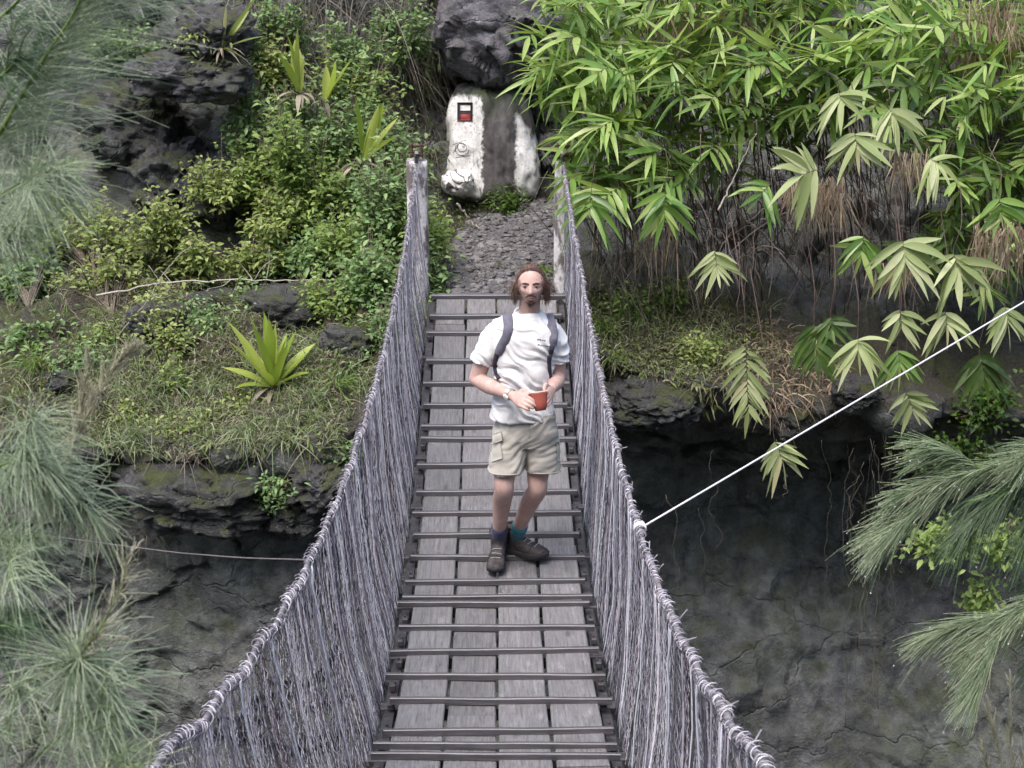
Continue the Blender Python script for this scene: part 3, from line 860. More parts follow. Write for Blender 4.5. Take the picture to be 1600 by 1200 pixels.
# cross battens at the places measured in the photograph, continued towards the camera
SLP = [466, 497, 524, 567, 603, 637, 670, 690, 730, 773, 806, 840, 875, 913, 938, 948, 985, 1022, 1062, 1100, 1148, 1170, 1187]
sy = list(deck_y(np.array(SLP, float)))
y = sy[-1]
while y > 0.6:
    y -= 0.25; sy.append(y)
for k, y in enumerate(sy):
    hx0 = -0.528 + rngb.uniform(-.015, .03); hx1 = 0.522 + rngb.uniform(-.03, .015)
    slope = math.atan(float(np.polyval(np.polyder(dc2), y)))
    c = np.array([(hx0 + hx1) / 2, y, float(deckz(y)) + 0.018])
    mb = MB()
    nx = 14; xs = np.linspace(hx0, hx1, nx); hy, hz = 0.013, 0.0165
    prof = np.array([(-hy, -hz), (hy, -hz), (hy, hz - .004), (hy - .004, hz), (-hy + .004, hz), (-hy, hz - .004)])
    bend = 0.004 * perlin(np.stack([xs * 3, xs * 0 + k * 3.3, xs * 0], -1))
    skew = rngb.uniform(-.012, .010)
    V = np.stack([np.stack([xs, y + skew * xs / .5 + p0 + bend, deckz(y + p0) + 0.0165 + p1 + bend * .5], -1) for p0, p1 in prof], 1)
    i = np.arange(nx * 6).reshape(nx, 6)
    q = np.stack([i[:-1], np.roll(i[:-1], -1, 1), np.roll(i[1:], -1, 1), i[1:]], -1).reshape(-1, 4)
    e = np.array([[0, 5, 2, 1], [5, 4, 3, 2]]); e2 = np.array([[i[-1, a_] for a_ in f_[::-1]] for f_ in e])
    mb.add(V, np.concatenate([q, e, e2]))
    mb.obj('cross_slat', M_bat, bridge, smooth=False)

# steelwork under the deck
for k, y in enumerate(np.arange(0.6, 11.1, 0.62)):
    mb = MB(); box(mb, (0, y, float(deckz(y)) - 0.075), (0.575, 0.03, 0.035), bev=0.006)
    mb.obj('cross_beam', M_dsteel, bridge, smooth=False)
for s in (-1, 1):
    mb = MB(); ys = np.linspace(YD0, YD1, 60)
    tubes(mb, np.stack([np.full(60, s * 0.525), ys, deckz(ys) - 0.085], -1), 0.014, 8)
    mb.obj('deck_cable', M_dsteel, bridge)
    mb = MB(); V = []
    for dx, dz in ((-.022, -.10), (.022, -.10), (.022, -.055), (-.022, -.055)):
        V.append(np.stack([np.full(60, s * 0.505 + dx), ys, deckz(ys) + dz], -1))
    V = np.stack(V, 1); i = np.arange(240).reshape(60, 4)
    mb.add(V, np.stack([i[:-1], np.roll(i[:-1], -1, 1), np.roll(i[1:], -1, 1), i[1:]], -1))
    mb.obj('side_rail', M_dsteel, bridge, smooth=False)
    # clamps and bolts along the edge of the planks
    for y in np.arange(2.6, 11.0, 0.27):
        mb = MB(); yy = y + rngb.uniform(-.03, .03); zz = float(deckz(yy))
        box(mb, (s * (0.497 + rngb.uniform(-.006, .010)), yy, zz - 0.022), (0.016, 0.024, 0.017), bev=0.005)
        tubes(mb, np.array([[s * 0.497, yy, zz - .012], [s * 0.497, yy, zz + .006]]), 0.007, 6)
        mb.obj('deck_clamp', M_dsteel, bridge, smooth=False)

# wire net sides
Y0N, Y1N = 0.3, Ytop + 0.02
for s in (-1, 1):
    def bottom(Y):
        return np.stack([s * (0.548 + 0.012 * perlin(np.stack([Y * 1.1, Y * 0 + s, Y * 0], -1))), Y, deckz(np.minimum(Y, 11.2)) - 0.06], -1)

    def surf(Y, t):
        """Y, t arrays -> point on the hanging net"""
        b = bottom(Y); r_ = rail(Y, s)
        P = b + (r_ - b) * t[..., None]
        P[..., 0] += s * 0.035 * np.sin(np.clip(t, 0, 1) * PI) * (0.6 + perlin(np.stack([Y * 1.7, t * 1.5, Y * 0 + s * 3], -1)))
        P[..., 0] += 0.010 * perlin(np.stack([Y * 9, t * 2, Y * 0 + s * 8], -1))
        return P
    ds = 0.0185; nw = int((Y1N - Y0N) / ds)
    nt = 33; tt = np.linspace(0, 1.0, nt)
    k = np.arange(nw)
    sgn = np.where((np.arange(nt)[None, :] + k[:, None]) % 2 == 0, 1.0, -1.0)
    Yk = Y0N + k[:, None] * ds + sgn * ds * 0.60 + rngb.normal(0, 0.0018, (nw, nt)) + rngb.normal(0, 0.006, (nw, 1))
    # the mesh bunches into folds along its length
    Yk = Yk + 0.012 * np.sin(Yk * 23 + 2.0 * tt[None] * s) + 0.05 * perlin(np.stack([Yk * 2.2, tt[None] * 1.2 + 0 * Yk, Yk * 0 + 4 * s], -1)) * (tt[None] - 0.35)
    T = np.broadcast_to(tt[None], Yk.shape)
    P = surf(Yk, T.copy())
    P[..., 0] += rngb.normal(0, .0022, P.shape[:2])
    # wrap over the hand cable
    rc = rail(Yk[:, -1], s)
    ang = np.linspace(-0.2, 2.6, 6)
    wr = 0.013 + 0.010 * rngb.random((nw, 1)) ** 1.5
    W = np.stack([rc[:, None, 0] + s * (wr * (1 - np.cos(ang)[None]) - 0.020), rc[:, None, 1] + rngb.normal(0, .006, (nw, 1)) + np.linspace(0, 0.02, 6)[None] * rngb.choice([-1, 1], (nw, 1)),
                  rc[:, None, 2] + wr * np.sin(ang)[None] + 0.004], -1)
    keep = rngb.random(nw) < 0.96
    P2 = np.concatenate([P[:, :-1], W], 1)
    mb = MB(); tubes(mb, P2[keep], 0.0018, 3); tubes(mb, P[~keep], 0.0019, 3)
    # thicker vertical strands in bunches
    kk = np.sort(rngb.choice(nw, nw // 8, replace=False))
    tq = np.linspace(0, 1.0, 8)
    Ys = Y0N + kk[:, None] * ds + 0.012 * rngb.normal(size=(len(kk), 1)) * tq[None] + rngb.normal(0, .003, (len(kk), 8))
    Q = surf(Ys, np.broadcast_to(tq[None], Ys.shape).copy()); Q[..., 0] -= s * 0.006
    tubes(mb, Q, 0.0026, 4)
    mb.obj('wire_net', M_wire, bridge)
    # hand cable
    ys = np.linspace(Y0N - 0.1, Ytop, 260)
    mb = MB(); tubes(mb, rail(ys, s), 0.0095, 10)
    mb.obj('hand_cable', M_wire2, bridge)
    # wire bindings: rings around the cable
    mb = MB(); y = Y0N
    while y < Ytop - 0.1:
        y += rngb.uniform(0.13, 0.32)
        mb = MB(); c = rail(np.array([y]), s)[0]
        turns = rngb.integers(1, 4); m_ = 14 * turns
        a_ = np.linspace(0, 2 * PI * turns, m_); rr_ = 0.0135 + 0.006 * rngb.random() + 0.003 * np.sin(a_ * .5)
        adv = np.linspace(-0.012, 0.012, m_) * turns * rngb.uniform(.4, 1.4); tl = rngb.uniform(-.7, .7)
        ring = np.stack([rr_ * np.cos(a_), adv + rr_ * np.sin(a_) * tl * .6, rr_ * np.sin(a_)], -1) + c
        if rngb.random() < .45:
            ring = np.concatenate([ring, ring[-1:] + np.array([[s * rngb.uniform(.0, .03), rngb.uniform(-.02, .02), rngb.uniform(-.01, .035)]])])
        tubes(mb, ring, 0.0024, 4)
        mb.obj('binding_wire', M_bind, bridge)
    # suspenders behind the net
    for j, y in enumerate(np.arange(1.0, 11.0, 0.78)):
        b = bottom(np.array([y]))[0]; t_ = rail(np.array([y + 0.02]), s)[0]
        mb = MB(); m_ = 12; tl = np.linspace(0, 1, m_)
        Pp = surf(np.full(m_, y), tl.copy()); Pp[:, 0] += s * 0.012
        tubes(mb, Pp, 0.0075, 6)
        mb.obj('hanger_rod', M_rust, bridge)
        mb = MB(); dy_ = rngb.uniform(.12, .4)
        Pp = surf(np.full(m_, y + dy_) + rngb.uniform(-.04, .04) * tl, tl.copy()); Pp[:, 0] -= s * 0.010
        tubes(mb, Pp + 0.004 * rngb.normal(size=(12, 3)), 0.0034, 6)
        mb.obj('lashing_rope', M_pale, bridge)
    # concrete tower post, steel saddle and back stay
    pc = rail(np.array([Ytop + 0.10]), s)[0]
    gz = deckz(11.2) - 0.5
    mb = MB(); nz = 30; zz_ = np.linspace(gz, pc[2] - 0.03, nz)
    hw = 0.082 if s < 0 else 0.06
    base_ = np.array([(-1, -.8), (-.8, -1), (.8, -1), (1, -.8), (1, .8), (.8, 1), (-.8, 1), (-1, .8)]) * hw
    V = np.stack([np.stack([pc[0] + b_[0] + 0 * zz_, Ytop + 0.12 + b_[1] + 0 * zz_, zz_], -1) for b_ in base_], 1)
    V += 0.006 * np.stack([fbm(V * 6 + 5 * q_, 3) for q_ in range(3)], -1)
    i = np.arange(nz * 8).reshape(nz, 8)
    q = np.stack([i[:-1], np.roll(i[:-1], -1, 1), np.roll(i[1:], -1, 1), i[1:]], -1).reshape(-1, 4)
    top = i[-1]; tq_ = [[top[0], top[1], top[2], top[3]], [top[0], top[3], top[4], top[7]], [top[7], top[4], top[5], top[6]]]
    mb.add(V, np.concatenate([q, np.array(tq_)]))
    post = mb.obj('tower_post', M_post, bridge)
    mb = MB(); box(mb, (pc[0], Ytop + 0.10, pc[2] + 0.02), (0.05, 0.06, 0.012), bev=.004)
    for dx in (-.038, .038): box(mb, (pc[0] + dx, Ytop + 0.10, pc[2] + 0.06), (0.008, 0.05, 0.045), bev=.003)
    tubes(mb, np.array([[pc[0] - .06, Ytop + .1, pc[2] + .085], [pc[0] + .06, Ytop + .1, pc[2] + .085]]), 0.012, 8)
    mb.obj('cable_saddle', M_rust, bridge, smooth=False)
    mb = MB(); e_ = np.array([pc[0] + s * .15, Ytop + 2.6, pc[2] - 0.55])
    tubes(mb, smooth_line([rail(np.array([Ytop]), s)[0], pc + np.array([0, 0, .03]), e_], 14), 0.015, 8)
    mb.obj('back_stay', M_wire2, bridge)

# near towers (behind the frame edge, where the hand cables run to)
# guy cables
mb = MB(); p0 = rail(np.array([deck_y(1e9) * 0 + 5.45]), 1)[0]
_, pyr = proj(rail(np.linspace(3, 8, 400), 1)); yg = np.linspace(3, 8, 400)[np.argmin(abs(pyr - 825))]
p0 = rail(np.array([yg]), 1)[0]
p1 = at(2400, -12, 13.6)
tt = np.linspace(0, 1, 40)[:, None]
L = p0 + (p1 - p0) * tt + np.array([0, 0, -1]) * 0.10 * tt * (1 - tt)
tubes(mb, L, 0.0044, 8)
a_ = np.linspace(0, 6 * PI, 40)
tubes(mb, np.stack([p0[0] + 0.024 * np.cos(a_), p0[1] + np.linspace(-.02, .02, 40), p0[2] + 0.024 * np.sin(a_)], -1), 0.0045, 6)
tag(mb.obj('guy_cable', mat_plain('white_rope', (0.62, 0.61, 0.64), 0.6, 0.12, 40)), 'taut white cable running from the hand cable up past the cane fronds', 'cable')
mb = MB(); _, pyr = proj(rail(np.linspace(3, 8, 400), -1)); yg = np.linspace(3, 8, 400)[np.argmin(abs(pyr - 868))]
p0 = rail(np.array([yg]), -1)[0] + np.array([0, 0, -0.02])
pm = at(140, 846, 7.6); p1 = at(-500, 760, 10.6)
tubes(mb, smooth_line([p0, at(330, 868, 6.2), pm, p1], 40), 0.0036, 6)
tag(mb.obj('guy_cable', mat_plain('dull_cable', (0.13, 0.115, 0.12), .7)), 'thin grey slack cable running from the net past the dark boulder', 'cable')
# ------------------------------------------------------------------ plant materials
M_twig = mat_plain('twig_bark', (0.14, 0.115, 0.09), 0.85, 0.4, 40)
M_dkstem = mat_plain('dark_cane', (0.075, 0.05, 0.042), 0.7, 0.4, 30)
M_shrubg = mat_leaf('shrub_leaf_green', [(0, (0.085, 0.16, 0.065)), (0.45, (0.15, 0.265, 0.105)), (0.85, (0.23, 0.36, 0.15)), (1, (0.32, 0.43, 0.20))], 0.35)
M_shruby = mat_leaf('shrub_leaf_yellow', [(0, (0.15, 0.21, 0.07)), (0.5, (0.27, 0.35, 0.11)), (0.9, (0.39, 0.46, 0.17)), (1, (0.40, 0.37, 0.20))], 0.40)
M_shrubb = mat_leaf('shrub_leaf_bright', [(0, (0.12, 0.20, 0.06)), (0.5, (0.22, 0.33, 0.09)), (1, (0.34, 0.45, 0.14))], 0.42)
M_creep = mat_leaf('creeper_leaf', [(0, (0.015, 0.045, 0.008)), (0.6, (0.035, 0.10, 0.012)), (1, (0.10, 0.19, 0.02))], 0.3)
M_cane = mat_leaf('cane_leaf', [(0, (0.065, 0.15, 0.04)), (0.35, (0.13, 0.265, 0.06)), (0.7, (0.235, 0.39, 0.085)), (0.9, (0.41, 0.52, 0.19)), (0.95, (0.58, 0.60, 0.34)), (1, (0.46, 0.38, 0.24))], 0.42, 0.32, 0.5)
M_canep = mat_leaf('cane_leaf_pale', [(0, (0.22, 0.29, 0.11)), (0.5, (0.37, 0.44, 0.20)), (0.88, (0.52, 0.56, 0.33)), (0.94, (0.42, 0.34, 0.20)), (1, (0.36, 0.26, 0.15))], 0.36, 0.5, 0.4, (0.42, 0.50, 0.14))
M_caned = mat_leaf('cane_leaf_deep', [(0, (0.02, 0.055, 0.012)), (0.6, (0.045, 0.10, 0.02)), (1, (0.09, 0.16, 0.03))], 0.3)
M_dry = mat_leaf('dry_grass', [(0, (0.09, 0.07, 0.065)), (0.4, (0.18, 0.15, 0.13)), (0.75, (0.30, 0.265, 0.21)), (1, (0.44, 0.40, 0.31))], 0.2, 0.8, 0.2, (0.3, 0.25, 0.16))
M_thatch = mat_leaf('dry_cane_sheaths', [(0, (0.15, 0.105, 0.08)), (0.5, (0.29, 0.215, 0.16)), (1, (0.46, 0.38, 0.28))], 0.2, 0.8, 0.2, (0.4, 0.28, 0.16))
M_root = mat_leaf('hanging_root', [(0, (0.05, 0.043, 0.04)), (0.5, (0.11, 0.098, 0.088)), (0.85, (0.19, 0.17, 0.15)), (1, (0.30, 0.27, 0.24))], 0.1, 0.85, 0.2, (0.2, 0.18, 0.14))
M_grass = mat_leaf('green_grass', [(0, (0.06, 0.13, 0.03)), (0.5, (0.13, 0.235, 0.06)), (0.85, (0.22, 0.31, 0.09)), (1, (0.32, 0.33, 0.15))], 0.35)
M_grassp = mat_leaf('pale_grass', [(0, (0.16, 0.22, 0.13)), (0.5, (0.27, 0.34, 0.21)), (1, (0.42, 0.46, 0.30))], 0.35)
M_weed = mat_leaf('low_weeds', [(0, (0.06, 0.085, 0.03)), (0.5, (0.13, 0.17, 0.06)), (0.85, (0.22, 0.26, 0.10)), (1, (0.24, 0.18, 0.14))], 0.3)
M_sword = mat_leaf('sword_leaf', [(0, (0.19, 0.30, 0.045)), (0.6, (0.30, 0.41, 0.06)), (1, (0.42, 0.48, 0.12))], 0.35, 0.4, 0.5)
UPZ = np.array([0, 0, 1.0])
TOCAM = np.array([0, -1.0, 0.25])


def shrub(name, label, group, cpx, cpy, wpx, hpx, Y, mat, ntw=70, nlf=13, ll=0.075, lw=0.032, seed=0, droop=0.35, sparse=False, basepx=None, dep=0.8):
    rng = np.random.default_rng(1000 + seed)
    s = Y / FPX * 1.3
    c = at(cpx, cpy, Y); rx, rz = wpx * s / 2, hpx * s / 2; ry = dep * (rx + rz) / 2
    bx, by = basepx if basepx else (cpx, cpy + hpx * 0.62)
    p, _ = ray(bx, by)
    base = p if p is not None and abs(p[1] - Y) < 1.6 else at(bx, by, Y)
    base = base - np.array([0, 0, 0.04])
    root = thing(name, label, 'shrub', base, group)
    # crown: a few lobes so that the outline is uneven
    nl = 8 if not sparse else 11
    lob = rng.normal(size=(nl, 3)); lob = norm(lob) * rng.uniform(0.3, 0.85, (nl, 1))
    k = rng.integers(0, nl, ntw)
    u = norm(rng.normal(size=(ntw, 3))) * (rng.random((ntw, 1)) ** 0.5) * (0.52 if not sparse else 0.42)
    E = c + (lob[k] + u) * np.array([rx, ry, rz])
    E[:, 2] += np.where(rng.random(ntw) < .3, rng.uniform(.1, .45, ntw), 0) * rz
    sk = base + np.array([0, 0, 1.0]) * rz * 0.2 + rng.normal(0, .03, (ntw, 3))
    hub = c + lob[k] * np.array([rx, ry, rz]) * 0.45 - np.array([0, 0, rz * .25])
    n = 7; t = np.linspace(0, 1, n)[None, :, None]
    Pm = (1 - t) ** 3 * base + 3 * (1 - t) ** 2 * t * sk[:, None] + 3 * (1 - t) * t * t * hub[:, None] + t ** 3 * E[:, None]
    Pm = Pm + 0.012 * perlin(Pm * 9)[..., None] * np.array([1, 1, .4])
    mb = MB(); tubes(mb, Pm, np.linspace(0.0055, 0.0016, n)[None] * (1.3 if sparse else 1), 4)
    mb.obj('stem', M_twig, root)
    # leaves in opposite pairs along the outer part of each twig
    tl = rng.uniform(0.55 if not sparse else 0.70, 1.0, (ntw, nlf)); ti = tl * (n - 1)
    i0 = np.minimum(ti.astype(int), n - 2); f = (ti - i0)[..., None]
    ar = np.arange(ntw)[:, None]
    B = Pm[ar, i0] * (1 - f) + Pm[ar, i0 + 1] * f
    tw = norm(Pm[ar, i0 + 1] - Pm[ar, i0])
    spr = 0.055 if not sparse else 0.03
    B = (B + rng.normal(0, spr, B.shape)).reshape(-1, 3)
    D = norm(tw * 0.5 + norm(rng.normal(size=tw.shape)) * np.array([1, 1, 0.5]) + np.array([0, -0.12, 0.05])).reshape(-1, 3)
    N = norm(UPZ + rng.normal(0, .45, B.shape) + np.array([0, -0.35, 0]))
    m = len(B)
    mb = MB(); leaves(mb, B, D, N, ll * rng.uniform(.55, 1.25, m), lw * rng.uniform(.7, 1.2, m), droop * rng.uniform(.3, 1.5, m), 3, 0.18)
    mb.obj('foliage', mat, root)
    return root


SHR = [ # label, cpx,cpy,w,h,Y,mat,ntw,seed,sparse
 ('dense soft green shrub filling the slope left of the painted boulder', 470, 190, 190, 130, 13.5, M_shrubg, 190, 0),
 ('mid green shrub under the broad sword leaf', 572, 205, 130, 120, 13.4, M_shrubg, 130, 0),
 ('dark green shrub at the upper edge of the thicket', 395, 205, 110, 130, 13.5, M_shrubg, 100, 0),
 ('bushy green shrub at the middle of the thicket below the sword leaves', 500, 300, 190, 120, 13.0, M_shrubb, 180, 0),
 ('green shrub pressed against the bridge net under the white post', 590, 330, 130, 140, 12.6, M_shrubg, 150, 0),
 ('bright yellow green shrub in front of the white post', 672, 352, 82, 130, 12.2, M_shrubb, 90, 0),
 ('feathery green shrub hanging over the ledge beside the net', 565, 425, 130, 130, 12.0, M_shrubg, 150, 0),
 ('leggy yellow green shrub before the dark hollow', 345, 288, 110, 110, 12.9, M_shruby, 46, 1),
 ('sparse yellow shrub with grey twigs below the dark hollow', 270, 350, 150, 100, 12.7, M_shruby, 60, 1),
 ('yellowish shrub between the leggy shrub and the thicket', 420, 345, 120, 80, 12.7, M_shruby, 60, 1),
 ('low dense green shrub at the foot of the thicket', 470, 395, 150, 70, 12.6, M_shrubg, 90, 0),
 ('yellow leaved scrub behind the soft grey needles', 150, 370, 190, 110, 12.8, M_shruby, 100, 1),
 ('tangled yellow leaved scrub over bare twigs', 175, 440, 170, 90, 12.5, M_shruby, 70, 1),
 ('dull green scrub at the left end of the ledge', 45, 400, 140, 130, 12.8, M_shrubg, 110, 0),
 ('grassy green scrub low behind the casuarina trunk', 60, 530, 130, 90, 11.9, M_shrubg, 70, 0),
 ('soft green shrub at the heart of the thicket between two sword plants', 525, 245, 130, 110, 13.2, M_shrubg, 130, 0),
 ('green shrub at the left flank of the thicket above the leggy shrub', 405, 275, 120, 120, 13.1, M_shrubb, 120, 0),
 ('leafy green shrub between the thicket and the white post', 628, 265, 90, 120, 13.3, M_shrubg, 100, 0),
 ('green shrub squeezed between the net and the gravel path', 672, 430, 70, 110, 11.9, M_shrubg, 80, 0),
 ('low green shrub under the thicket behind the pale dead stem', 395, 412, 120, 60, 12.6, M_shruby, 70, 1),
 ('light green shrub in front of the thicket at mid slope', 555, 375, 140, 100, 12.5, M_shrubb, 130, 0),
 ('yellow green scrub at the very left under the soft needles', 75, 330, 170, 110, 13.0, M_shruby, 90, 1),
 ('wispy yellow scrub right above the upper rock band', 310, 405, 130, 60, 12.6, M_shruby, 60, 1),
 ('tall wispy green shrub climbing to the top beside the flat rock slab', 430, 60, 120, 150, 14.0, M_shrubg, 90, 1),
 ('loose green shrub among the hanging dry grass', 545, 85, 130, 110, 14.0, M_shrubg, 70, 1),
 ('thin leafy shrub left of the overhanging rock', 640, 40, 100, 110, 14.3, M_shrubg, 55, 1),
 ('tall light green shrub spilling over the middle of the thicket', 470, 250, 150, 150, 12.9, M_shrubb, 110, 1),
 ('light shrub at the upper end of the thicket under the dry grass', 545, 160, 140, 110, 13.6, M_shrubb, 90, 1),
 ('small leaved green shrub high beside the rock slab', 415, 105, 90, 70, 13.8, M_shruby, 45, 0),
 ('pale shrub at the top of the slope behind the needles', 170, 70, 150, 110, 14.3, M_shrubg, 70, 1),
]
for k, (lab, cx, cy, w_, h_, Y, m, nt_, sp) in enumerate(SHR):
    shrub('shrub', lab, 'shrubs on the left bank', cx, cy, w_, h_, Y, m, int(nt_ * 1.35), 13 if not sp else 11, seed=k, sparse=bool(sp))
for k, (lab, cx, cy, w_, h_, Y, m, nt_) in enumerate([
    ('spreading green weed in front of the long dark rock band', 320, 500, 130, 60, 11.9, M_shrubg, 60),
    ('wiry yellow weed beside the dark ledge rock on the left', 265, 520, 110, 70, 11.6, M_shruby, 50),
    ('soft green weed between the rock wall and the net', 520, 470, 110, 80, 11.9, M_shrubb, 70),
    ('leafy green weed beside the bright grass tuft', 110, 570, 110, 70, 11.4, M_shrubg, 60),
    ('low yellow green weed at the front edge of the ledge', 300, 665, 110, 46, 10.8, M_shruby, 44),
    ('trailing weed hanging over the lilac slab', 520, 695, 70, 50, 10.6, M_shrubg, 34),
    ('fern like weed below the ledge lip beside the moss', 420, 760, 80, 50, 10.35, M_shrubg, 26),
    ('green weed climbing the right flank of the flat rock slab', 385, 150, 80, 110, 13.4, M_shrubg, 56),
    ('yellowish weed growing on top of the flat rock slab', 290, 72, 90, 40, 13.1, M_shruby, 28),
    ('dark weed clinging under the painted boulder', 800, 308, 80, 34, 14.0, M_creep, 34),
    ('slim upright green plant in the middle of the left ledge', 276, 592, 44, 90, 11.3, M_shrubb, 26),
    ('bright green broad leaved plant before the bare grey branch', 168, 522, 60, 50, 11.7, M_shrubb, 22),
    ('feathery light green weed beside the net at the ledge back', 608, 500, 80, 110, 11.5, M_shrubg, 60),
    ('low light green weed between the rosette and the net', 545, 580, 90, 50, 11.3, M_shrubg, 40),
    ('sprawling weed on the ledge under the rosette', 380, 640, 110, 44, 11.0, M_shruby, 36),
    ('leafy weed at the ledge edge above the mossy rock', 470, 670, 80, 40, 10.8, M_shrubg, 30),
    ('yellowish weed on the ledge beside the pale needle bough', 200, 650, 90, 46, 10.9, M_shruby, 30),
    ('small fern like weed on the bank right of the net', 985, 470, 80, 50, 11.9, M_shrubb, 34),
    ('yellow green fern patch under the bare stems', 1045, 452, 70, 44, 12.0, M_shrubb, 28),
    ('mossy weed on the lip of the right bank', 1080, 545, 90, 40, 11.3, M_shruby, 34),
    ('green weed at the back of the ledge behind the rosette', 400, 470, 110, 50, 12.2, M_shrubg, 46),
    ('loose weed covering the left end of the rock band', 235, 470, 110, 50, 12.1, M_shruby, 42)]):
    shrub('weed', lab, 'weeds on the ledges', cx, cy, w_, h_, Y, m, nt_, 12, 0.055, 0.024, seed=90 + k, dep=0.6)
# small creepers on the right
for k, (lab, cx, cy, w_, h_, Y, nt_) in enumerate([
    ('dark glossy creeper along the cave lip above the needles', 1490, 705, 170, 50, 10.9, 70),
    ('dark green creeper hanging below the cane fronds', 1545, 640, 110, 120, 11.0, 70),
    ('small leaved creeper showing under the wet needles', 1490, 845, 150, 60, 9.6, 60),
    ('little tuft of creeper with a red leaf on the gorge wall', 1530, 938, 60, 50, 9.8, 22),
    ('leafy creeper behind the lowest needle spray', 1580, 850, 80, 90, 9.7, 40)]):
    shrub('creeper', lab, 'creepers on the cave wall', cx, cy, w_, h_, Y, M_creep if k < 2 else M_shrubb, nt_, 12, 0.055, 0.035, seed=60 + k, basepx=(cx, cy - h_ * .5), dep=0.5)

# ---------------------------------------------------------------- sword leaved plants
def sword_plant(label, px, py, Y, n, L, W, seed, fan=1.0, lean=0.0, mat=M_sword, base=None):
    rng = np.random.default_rng(seed)
    b = np.array(base) if base is not None else at(px, py, Y)
    root = thing('sword_plant', label, 'plant', b, 'sword leaved plants')
    az = np.arange(n) * 2.399 + rng.uniform(0, 6); inc = np.linspace(0.08, 1.15, n) * fan + rng.normal(0, .06, n)
    D = np.stack([np.cos(az) * np.sin(inc) + lean, np.sin(az) * np.sin(inc) * 0.8 - 0.12, np.cos(inc)], -1)
    Nn = norm(np.stack([-np.cos(az) * .8, -np.sin(az) * .8 - .2, np.full(n, .55)], -1))
    mb = MB(); leaves(mb, b + D * 0.03, D, Nn, L * rng.uniform(.75, 1.08, n) * np.where(inc > .9, .85, 1), W * rng.uniform(.8, 1.15, n), 0.12 * inc ** 2, 7, 0.22, peak=0.45, base_w=0.45)
    mb.obj('leaf_rosette', mat, root)
    m = 16; mb = MB()
    az = rng.uniform(0, 6.28, m); D = np.stack([np.cos(az), np.sin(az), rng.uniform(-.1, .4, m)], -1)
    leaves(mb, b + D * .02, D, np.array([0, 0, 1.0]), L * rng.uniform(.3, .6, m), W * .5, 0.5, 4, 0.1)
    mb.obj('dead_leaves', M_dry, root)
    return root


sword_plant('bright yellow green sword leaved rosette standing on the ledge', 428, 607, 11.15, 19, 0.60, 0.088, 5, 1.05)
p = at(468, 150, 13.2)
sword_plant('tall broad sword leaf plant rising from the top of the thicket', 468, 148, 13.25, 4, 0.58, 0.10, 6, 0.45)
sword_plant('sword leaf plant leaning beside the dry hanging grass', 508, 160, 13.3, 3, 0.42, 0.085, 7, 0.5, 0.35)
sword_plant('sword leaf plant with one broad leaf slanting towards the painted boulder', 566, 255, 13.0, 5, 0.62, 0.095, 8, 0.7, 0.38)
sword_plant('thin yellow sword plant reaching out above the rock slab', 345, 78, 13.2, 6, 0.52, 0.05, 9, 1.2, 0.7, M_shruby)

# ---------------------------------------------------------------- dry grass, roots, ground cover
def hang(mb, poly, n, L, W, seed, out=0.25, droop=1.0):
    rng = np.random.default_rng(seed)
    P, N = scatter(poly, n, rng)
    m = len(P)
    D = N * rng.uniform(.3, 1.0, (m, 1)) + rng.normal(0, .62, (m, 3)) + np.array([0, -out, -0.3])
    blades(mb, P, D, L * rng.lognormal(0, .35, m), W * rng.uniform(.6, 1.4, m), droop * rng.uniform(.5, 1.5, m), 5, face=rng.normal(size=(m, 3)))


mb = MB()
hang(mb, [(375, 0), (700, 0), (690, 90), (640, 160), (600, 200), (470, 100), (380, 60)], 1000, 0.36, 0.007, 11, 0.3, 0.8)
hang(mb, [(370, -120), (720, -120), (700, 10), (370, 10)], 600, 0.5, 0.007, 12)
hang(mb, [(830, 60), (900, 100), (880, 260), (835, 260)], 350, 0.32, 0.006, 13)
hang(mb, [(620, 120), (690, 100), (690, 250), (640, 240)], 350, 0.25, 0.006, 14)
tag(mb.obj('hanging_dry_grass', M_root), 'grey brown dry grass and roots hanging over the cliff', 'dry grass', kind='stuff')

mb = MB()
rng = np.random.default_rng(31)
for poly, n_, L_ in (([(150, 470), (540, 470), (600, 560), (520, 700), (150, 700), (120, 560)], 3200, 0.13), ([(0, 560), (150, 560), (150, 700), (0, 690)], 500, 0.15),
                     ([(915, 470), (1060, 440), (1200, 470), (1290, 560), (1180, 620), (930, 590)], 1500, 0.13), ([(0, 420), (560, 415), (560, 480), (0, 480)], 900, 0.15)):
    P, N = scatter(poly, n_, rng); m = len(P)
    D = N * 0.6 + UPZ * 0.5 + rng.normal(0, .55, (m, 3))
    blades(mb, P, D, L_ * rng.lognormal(0, .45, m), 0.0055 * rng.uniform(.6, 1.5, m), rng.uniform(.2, 1.3, m), 4, face=rng.normal(size=(m, 3)))
tag(mb.obj('dry_grass', M_dry), 'short straw coloured dry grass on the ledges', 'dry grass', kind='stuff')

